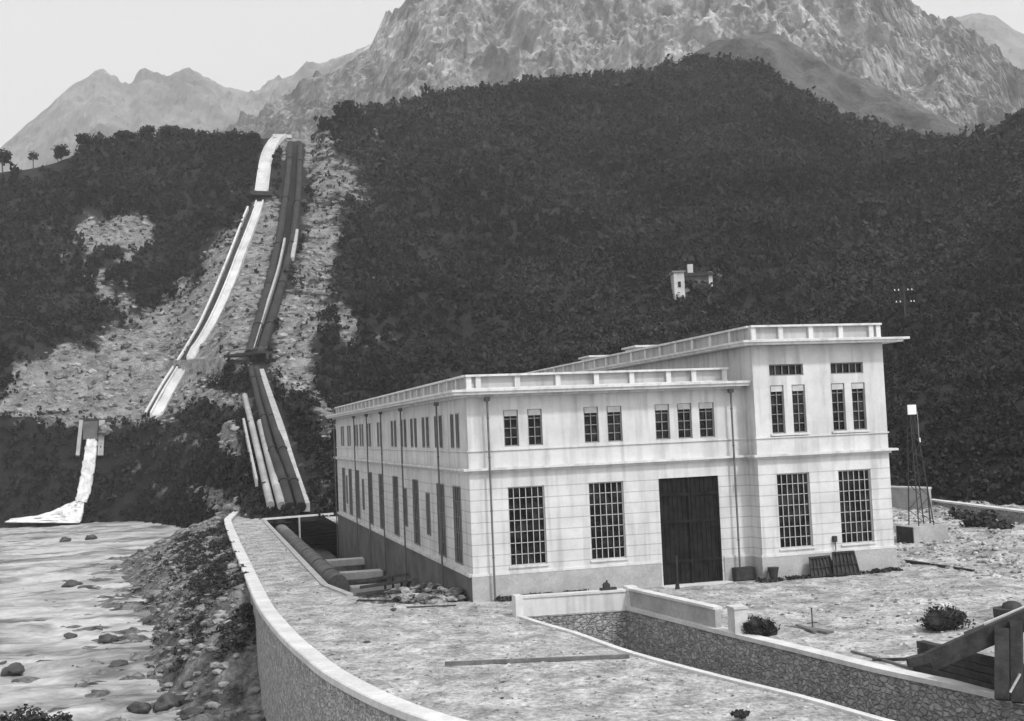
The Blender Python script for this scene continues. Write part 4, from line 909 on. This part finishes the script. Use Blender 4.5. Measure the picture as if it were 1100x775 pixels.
mb = MB(); mb.sweep(path([(x-.5, y) for x, y in pl], .7), [(-.28,-1.4),(.28,-1.4),(.28,.25),(-.28,.25)]); mb.build('kerb', M['flume'], pk)
def pens(nm, pts, r, m, label, lift=.8, cat='penstock', joints=0, group=None):
    o = empty(nm, tuple(hit(*pts[-1])), label, cat, group); P = path(pts, lift); mb = MB(); mb.tube(P, r, 12); mb.build('pipe', M[m], o)
    for k in range(joints):
        i = int((k+.7)*(len(P)-1)/joints) if joints else 0; a = np.array(P[min(i, len(P)-2)]); b = np.array(P[min(i, len(P)-2)+1]); d = (b-a)/np.linalg.norm(b-a)
        mb = MB(); mb.tube([a, a+d*.5], r*1.18, 12); mb.build('collar', M[m], o)
    return o
GP = 'penstocks down the hillside'
pens('penstock', [(312,158),(309,200),(302,250),(292,300),(280,345),(268,386)], 1.0, 'penstock', 'dark steel penstock of the upper hillside, left one of the pair above the plank bridge', joints=5, group=GP)
pens('penstock', [(323,160),(321,210),(315,262),(305,305),(292,350),(280,388)], 1.0, 'penstock', 'dark steel penstock of the upper hillside, right one of the pair above the plank bridge', joints=5, group=GP)
def strip(pts, w, label, m='greyconcrete', lift=.5, nm='concrete_strip', cat='concrete strip', h=.9, group='pale strips along the penstocks'):
    mb = MB(); mb.sweep(path(pts, lift), [(-w/2,-h),(w/2,-h),(w/2,.15),(-w/2,.15)]); return props(mb.build(nm, M[m]), label, cat, group)
strip([(306,262),(300,292),(290,325),(281,352),(272,382)], .55, 'thin pale strip between the two dark upper penstocks', h=1.2, lift=1.2)
strip([(319,254),(317,270),(314,285)], 1.0, 'short bright strip right of the upper penstocks halfway up the hill', lift=1.6)
strip([(297,258),(295,272)], .7, 'tiny pale strip left of the upper penstocks halfway up the hill')
pens('penstock', [(270,402),(279,440),(292,488),(307,535),(312,555)], .62, 'penstock', 'dark steel penstock below the plank bridge, left one of the pair entering the trench', joints=4, group=GP)
pens('penstock', [(276,402),(287,440),(302,488),(318,535),(324,555)], .62, 'penstock', 'dark steel penstock below the plank bridge, right one of the pair entering the trench', joints=4, group=GP)
strip([(281,404),(290,432),(302,468),(315,512),(329,553)], .95, 'long pale stair strip right of the lower penstock', 'greyconcrete', .9)
pens('pale_pipe', [(263,432),(271,466),(281,508),(291,553)], .5, 'paintedpipe', 'long pale pipe left of the lower penstock, the longer of two', group='pale pipes beside the lower penstock', cat='pipe')
pens('pale_pipe', [(280,462),(288,495),(296,528),(303,554)], .55, 'paintedpipe', 'short bright pipe between the lower penstock and the longer pale pipe', group='pale pipes beside the lower penstock', cat='pipe')
strip([(262,462),(268,492),(276,530)], .35, lift=1.4, label= 'hair thin pale strip at the far left of the lower penstock')
# plank bridge over the penstocks and the retained track
br = empty('plank_bridge', tuple(hit(268,392)), 'dark plank bridge carrying the hillside track over the penstocks', 'bridge')
q0 = hit(246,394, 2.2); q1 = hit(287,390, 2.2)
mb = MB(); mb.bar(q0, q1, 3.0, .5); mb.build('deck', M['timber'], br); mb = MB(); mb.bar(q0+[0,-1.5,1], q1+[0,-1.5,1], .2, .2); mb.build('rail', M['midtimber'], br)
for t in (0., .5, 1.):
    q = q0*(1-t)+q1*t; mb = MB(); mb.bar(q-[0,1.2,4.5], q-[0,1.2,.2], .6); mb.build('pier', M['timber'], br)
tk = [(145,396),(190,393),(247,391)]
mb = MB(); P = path(tk, .8, 5.); mb.sweep(P, [(-1.6,-3.2),(1.6,-3.6),(1.5,.1),(-1.5,.1)]); props(mb.build('path', M['yard']), kind='structure')
# spillway end: chute box and waterfall
ch = empty('spillway_outlet', tuple(hit(95,455)), 'stone spillway outlet with a dark timber lip above the waterfall', 'spillway outlet')
a = atD(90,470,250); b = atD(107,470,250); mid = (a+b)/2
tp_ = atD(98,455,251)
for px in (87.5, 110):
    t0 = atD(px, 452, 251); mb = MB(); mb.bar(t0, atD(px-4 if px < 95 else px-2, 490, 249.6), .7 if px < 95 else 1.1, 1.4); mb.build('side_wall', M['greyconcrete'], ch)
mb = MB(); mb.bar(atD(86,451,251.5), atD(120,452,251.5), 1.6, .6); mb.build('timber_lip', M['timber'], ch)
mb = MB(); mb.obox(atD(99,472,250.6), (1.4,-.3,0), (.3,.9,0), (0,0,3.6)); mb.build('gate', M['basement'], ch)
t, f = RT2[1]; o = npmesh('outlet_boulder', t*np.array([1.4,1.2,1.8]), f, M['stone'], True); o.location = tuple(atD(112,462,249.5)); props(o, 'pale boulder beside the spillway outlet above the waterfall', 'boulder')
wf = empty('waterfall', tuple(onz(80,560,-5.2)), 'white waterfall pouring from the spillway outlet into the river', 'waterfall')
# falling water: a thick wavering sheet, fanning at its foot
L_ = [(93,472,250),(90,490,249.2),(86.5,510,248.3),(83,528,247.4),(81,538,246.6)]; R = [(105,470,250),(103.5,490,249.2),(101,510,248.3),(97.5,528,247.4),(93,540,246.6)]
def sheet(Ls, Rs, nu, th, seed, name):
    rows = []
    for (x0, y0, D0), (x1, y1, D1) in zip(Ls, Rs):
        rows.append([atD(x0+(x1-x0)*k/nu, y0+(y1-y0)*k/nu, D0+(D1-D0)*k/nu) for k in range(nu+1)])
    sm = []
    for i in range(len(rows)-1):
        for t in np.arange(6)/6: sm.append([rows[i][k]*(1-t)+rows[i+1][k]*t for k in range(nu+1)])
    sm.append(rows[-1]); n = len(sm); v = []
    for i, r_ in enumerate(sm):
        for k, p in enumerate(r_): v.append(p-np.array([(k in (0, nu))*.35*noise.noise(Vector((k*3.1, i*.8, seed))), th*(.6+1.3*noise.noise(Vector((k*.9, i*.5, seed))))*math.sin(PI*k/nu)+th*.2, (k == 0)*.25*abs(noise.noise(Vector((i*.9, 2, seed))))]))
    m0 = len(v); v += [p+np.array([0, th, -.2]) for r_ in sm for p in r_]; f = []
    for i in range(n-1):
        for k in range(nu): q = i*(nu+1)+k; f += [(q, q+1, q+nu+2, q+nu+1), (m0+q, m0+q+nu+1, m0+q+nu+2, m0+q+1)]
    for i in range(n-1): q = i*(nu+1); f += [(q, q+nu+1, m0+q+nu+1, m0+q), (q+nu, m0+q+nu, m0+q+2*nu+1, q+2*nu+1)]
    return npmesh(name, v, f, M['fall'], True, None)
o = sheet(L_, R, 8, .5, 1, 'falling_water'); o.parent = wf; o.matrix_parent_inverse = Matrix.Translation(wf.location).inverted()
fo_ = [(81,538,246.6),(70,542,246.2),(56,549,245.6),(38,554,245),(12,557,244.5),(5,561,243.5)]
fr_ = [(90,540,246.6),(90,546,245.8),(89,551,245),(88,555,244.2),(87,559,243.2),(84,562,242.2)]
o = sheet(fo_, fr_, 14, .6, 4, 'foam_apron'); o.parent = wf; o.matrix_parent_inverse = Matrix.Translation(wf.location).inverted()

# ------------------------------------------------------------ hillside house
D0 = 290; hb = hit(745,318)
hh = empty('hillside_house', tuple(hb), 'small pale house with a white chimney half hidden among trees on the dark hillside', 'house')
sc_ = np.hypot(hb[0]-C0[0], hb[1]-C0[1])/FPX     # metres per photo pixel there
rt = np.array([CR[0], CR[1], 0]); rt /= np.linalg.norm(rt); bk = np.array([-rt[1], rt[0], 0])
def hbx(x0, x1, d0, d1, z0, z1, nm, m_, par=hh, roof=False):
    mb = MB(); P = lambda x, d, z: hb+rt*(x-745)*sc_+bk*d+np.array([0, 0, (318-z)*sc_])
    mb.add([P(x0,d0,z0),P(x1,d0,z0),P(x1,d1,z0),P(x0,d1,z0),P(x0,d0,z1),P(x1,d0,z1),P(x1,d1,z1),P(x0,d1,z1)], [(0,3,2,1),(4,5,6,7),(0,1,5,4),(1,2,6,5),(2,3,7,6),(3,0,4,7)])
    return mb.build(nm, m_, par)
hbx(724,735,-1.5,4,322,293,'gable_wall', M['flume']); hbx(735,764,0,6,322,297,'wall', M['basement']); hbx(762,766,-.2,0,309,293,'corner_wall', M['concrete'])
hbx(722.5,736.5,-1.8,4.3,293,291.5,'roof', M['roof']); hbx(736.6,767,-.6,6.4,297,293.5,'roof', M['timber']); hbx(741.5,747,1.5,2.9,297,283,'chimney', M['flume']); hbx(736,741,-.2,0,314,307,'porch_wall', M['concrete']); hbx(749,751,-.2,0,313,305,'door_post', M['concrete'])
hbx(728,731,-1.62,-1.5,309,303,'window', M['glass'])
q = hit(772,303,.3); shrub('pale_bush', tuple(q), 1.1, .8, 'pale round bush at the right end of the hillside house', 160, (.12,.3), m='stone', seed=81)

for k, (px, py, w_, lb) in enumerate([(741,320,3.2,'dark round tree growing just in front of the hillside house'),(756,321,2.8,'dark low tree in front of the right half of the hillside house')]):
    q = hit(px, py); sh = shrub('hillside_tree', tuple(q), w_, w_*.75, lb, 300, (.25,.5), m='leaf', group='trees before the hillside house', cat='tree', seed=90+k)

# insulator pole far up the slope
ib = hit(973,350)
ip = empty('power_pole', tuple(ib), 'dark double armed power pole with white insulators against the right hillside', 'power pole')
q = np.hypot(ib[0]-C0[0], ib[1]-C0[1])/FPX
def ipp(px, py): return ib+rt*(px-973)*q+np.array([0, 0, (350-py)*q])
mb = MB(); mb.bar(ib-[0,0,1], ipp(973,309), .22); mb.build('post', M['timber'], ip)
for k, yy in enumerate((314,326)):
    mb = MB(); mb.bar(ipp(963,yy), ipp(984,yy), .12); mb.build('cross_arm', M['timber'], ip)
    for px in ((964,968,977.5,981.5), (965,969,980,983))[k]:
        mb = MB(); p = ipp(px, yy-.1); mb.tube([p, p+[0,0,.22], p+[0,0,.30]], [.11,.09,.04], 8); mb.build('insulator', M['white'], ip)

# ------------------------------------------------------------ skyline trees, each a thing of its own
def tree_meshes(seed, h, w, n=420, trunk_h=.3, flat=False):
    r = np.random.default_rng(seed); mb = MB(); th = h*trunk_h
    mb.tube([(0,0,-1),(0.05*h*r.normal()*.3,0,th),(0,0.02*h,th+h*.25)], [h*.03,h*.022,h*.012], 7)
    for k in range(6):
        a = r.uniform(0, 2*PI); mb.tube([(0,0,th*.9+k*h*.04),(math.cos(a)*w*.25,math.sin(a)*w*.25,th+h*.2),(math.cos(a)*w*.38,math.sin(a)*w*.38,th+h*(.3+.05*k))], [h*.014,h*.01,h*.004], 5)
    q = quad_cloud(n, w/2*1.25, (h-th)/2, w*.03, w*.075, seed, .25, 8 if not flat else 5); q[:, 2] += th*.75
    return mb, q, n
SK = [(3,178,18,24,'dark bushy tree at the left edge of the photo on the skyline'),(36,176,8,17,'small tree standing alone on the skyline, second from the left edge'),(66,173,16,18,'spreading tree on the bare crest between the lone small tree and the wooded ridge'),
      (62,174,9,12,'low leaning tree just left of the spreading tree on the crest'),(90,158,16,15,'rounded tree where the wooded skyline ridge begins'),(133,152,20,12,'broad low tree in the middle of the left skyline ridge'),
      (157,149,14,17,'tallest tree of the left skyline ridge'),(177,149,15,17,'ragged tree just right of the tallest tree on the left ridge'),(188,149,11,15,'narrow tree third in the clump on the left ridge'),(205,149,12,12,'round tree at the right end of the clump on the left ridge'),
      (250,149,14,9,'low scrubby tree on the ridge left of the flume top'),(272,151,14,8,'flat topped tree right beside the flume top'),(375,132,26,27,'big round tree alone on the shoulder right of the penstock top'),(352,139,12,9,'small bush tree left of the big round shoulder tree'),
      (470,110,14,14,'small tree on the rising skyline, left of a pair'),(485,108,13,17,'pointed tree on the rising skyline, right of a pair'),(556,97,12,9,'low tree midway along the rising skyline'),(596,92,13,11,'round tree on the skyline below the bare rock face'),
      (642,86,7,14,'thin conical tree on the skyline below the rock gully'),(750,72,24,16,'wide tree crowning the top of the dark mountain'),(1087,135,14,9,'tree on the right hand crest just inside the frame edge'),(1098,131,16,12,'tree on the right hand crest at the photo edge')]
for k, (px, yb, w, h, lb) in enumerate(SK):
    b = hit(px, yb+2); D = math.hypot(b[0]-C0[0], b[1]-C0[1]); m_ = D/FPX
    t = empty('hillside_tree', tuple(b), lb, 'tree', 'trees along the skyline')
    mb, q, n = tree_meshes(100+k, (h+3)*m_, w*m_*1.15)
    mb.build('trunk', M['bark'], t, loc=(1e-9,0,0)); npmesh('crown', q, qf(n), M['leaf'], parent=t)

# ------------------------------------------------------------ air
mb = MB(); mb.box((-5200,-700,-8.5), (5200,5600,1500)); hz = mb.build('haze', bpy.data.materials.new('haze_air')); props(hz, kind='stuff')
hm = hz.data.materials[0]; hm.use_nodes = True; nt = hm.node_tree; nt.nodes.clear()
ou = nt.nodes.new('ShaderNodeOutputMaterial'); pv = nt.nodes.new('ShaderNodeVolumePrincipled'); pv.inputs['Color'].default_value = (.9,.9,.9,1); pv.inputs['Density'].default_value = 1.95e-4; pv.inputs['Anisotropy'].default_value = .0
nt.links.new(pv.outputs[0], ou.inputs['Volume'])

# ------------------------------------------------------------ light
SE, SA = math.radians(50), math.radians(152)   # sun elevation, compass azimuth from +Y towards +X
sd = Vector((math.sin(SA)*math.cos(SE), math.cos(SA)*math.cos(SE), math.sin(SE)))
l = bpy.data.lights.new('sun', 'SUN'); l.energy = 2.5; l.angle = math.radians(5); l.color = (1,1,1)
lo_ = bpy.data.objects.new('sun', l); COL.objects.link(lo_); lo_.rotation_euler = sd.to_track_quat('Z', 'Y').to_euler()
wd = bpy.data.worlds.new('World'); S.world = wd; wd.use_nodes = True; nt = wd.node_tree; bg = nt.nodes['Background']
sk = nt.nodes.new('ShaderNodeTexSky'); sk.sky_type = 'NISHITA'; sk.sun_disc = False; sk.sun_elevation = SE; sk.sun_rotation = SA; sk.dust_density = 3.; sk.air_density = 1.
bwn = nt.nodes.new('ShaderNodeRGBToBW'); nt.links.new(sk.outputs[0], bwn.inputs[0]); nt.links.new(bwn.outputs[0], bg.inputs[0]); bg.inputs[1].default_value = .13
vl = nt.nodes.new('ShaderNodeMath'); vl.operation = 'ADD'; vl.inputs[1].default_value = 4.8   # thin even veil of high cloud
nt.links.new(bwn.outputs[0], vl.inputs[0]); nt.links.new(vl.outputs[0], bg.inputs[0])
S.view_settings.view_transform = 'Standard'; S.view_settings.look = 'None'; S.view_settings.exposure = 0; S.view_settings.gamma = 1
S.cycles.volume_bounces = 1; S.cycles.max_bounces = 6; S.cycles.diffuse_bounces = 2; S.cycles.use_denoising = True
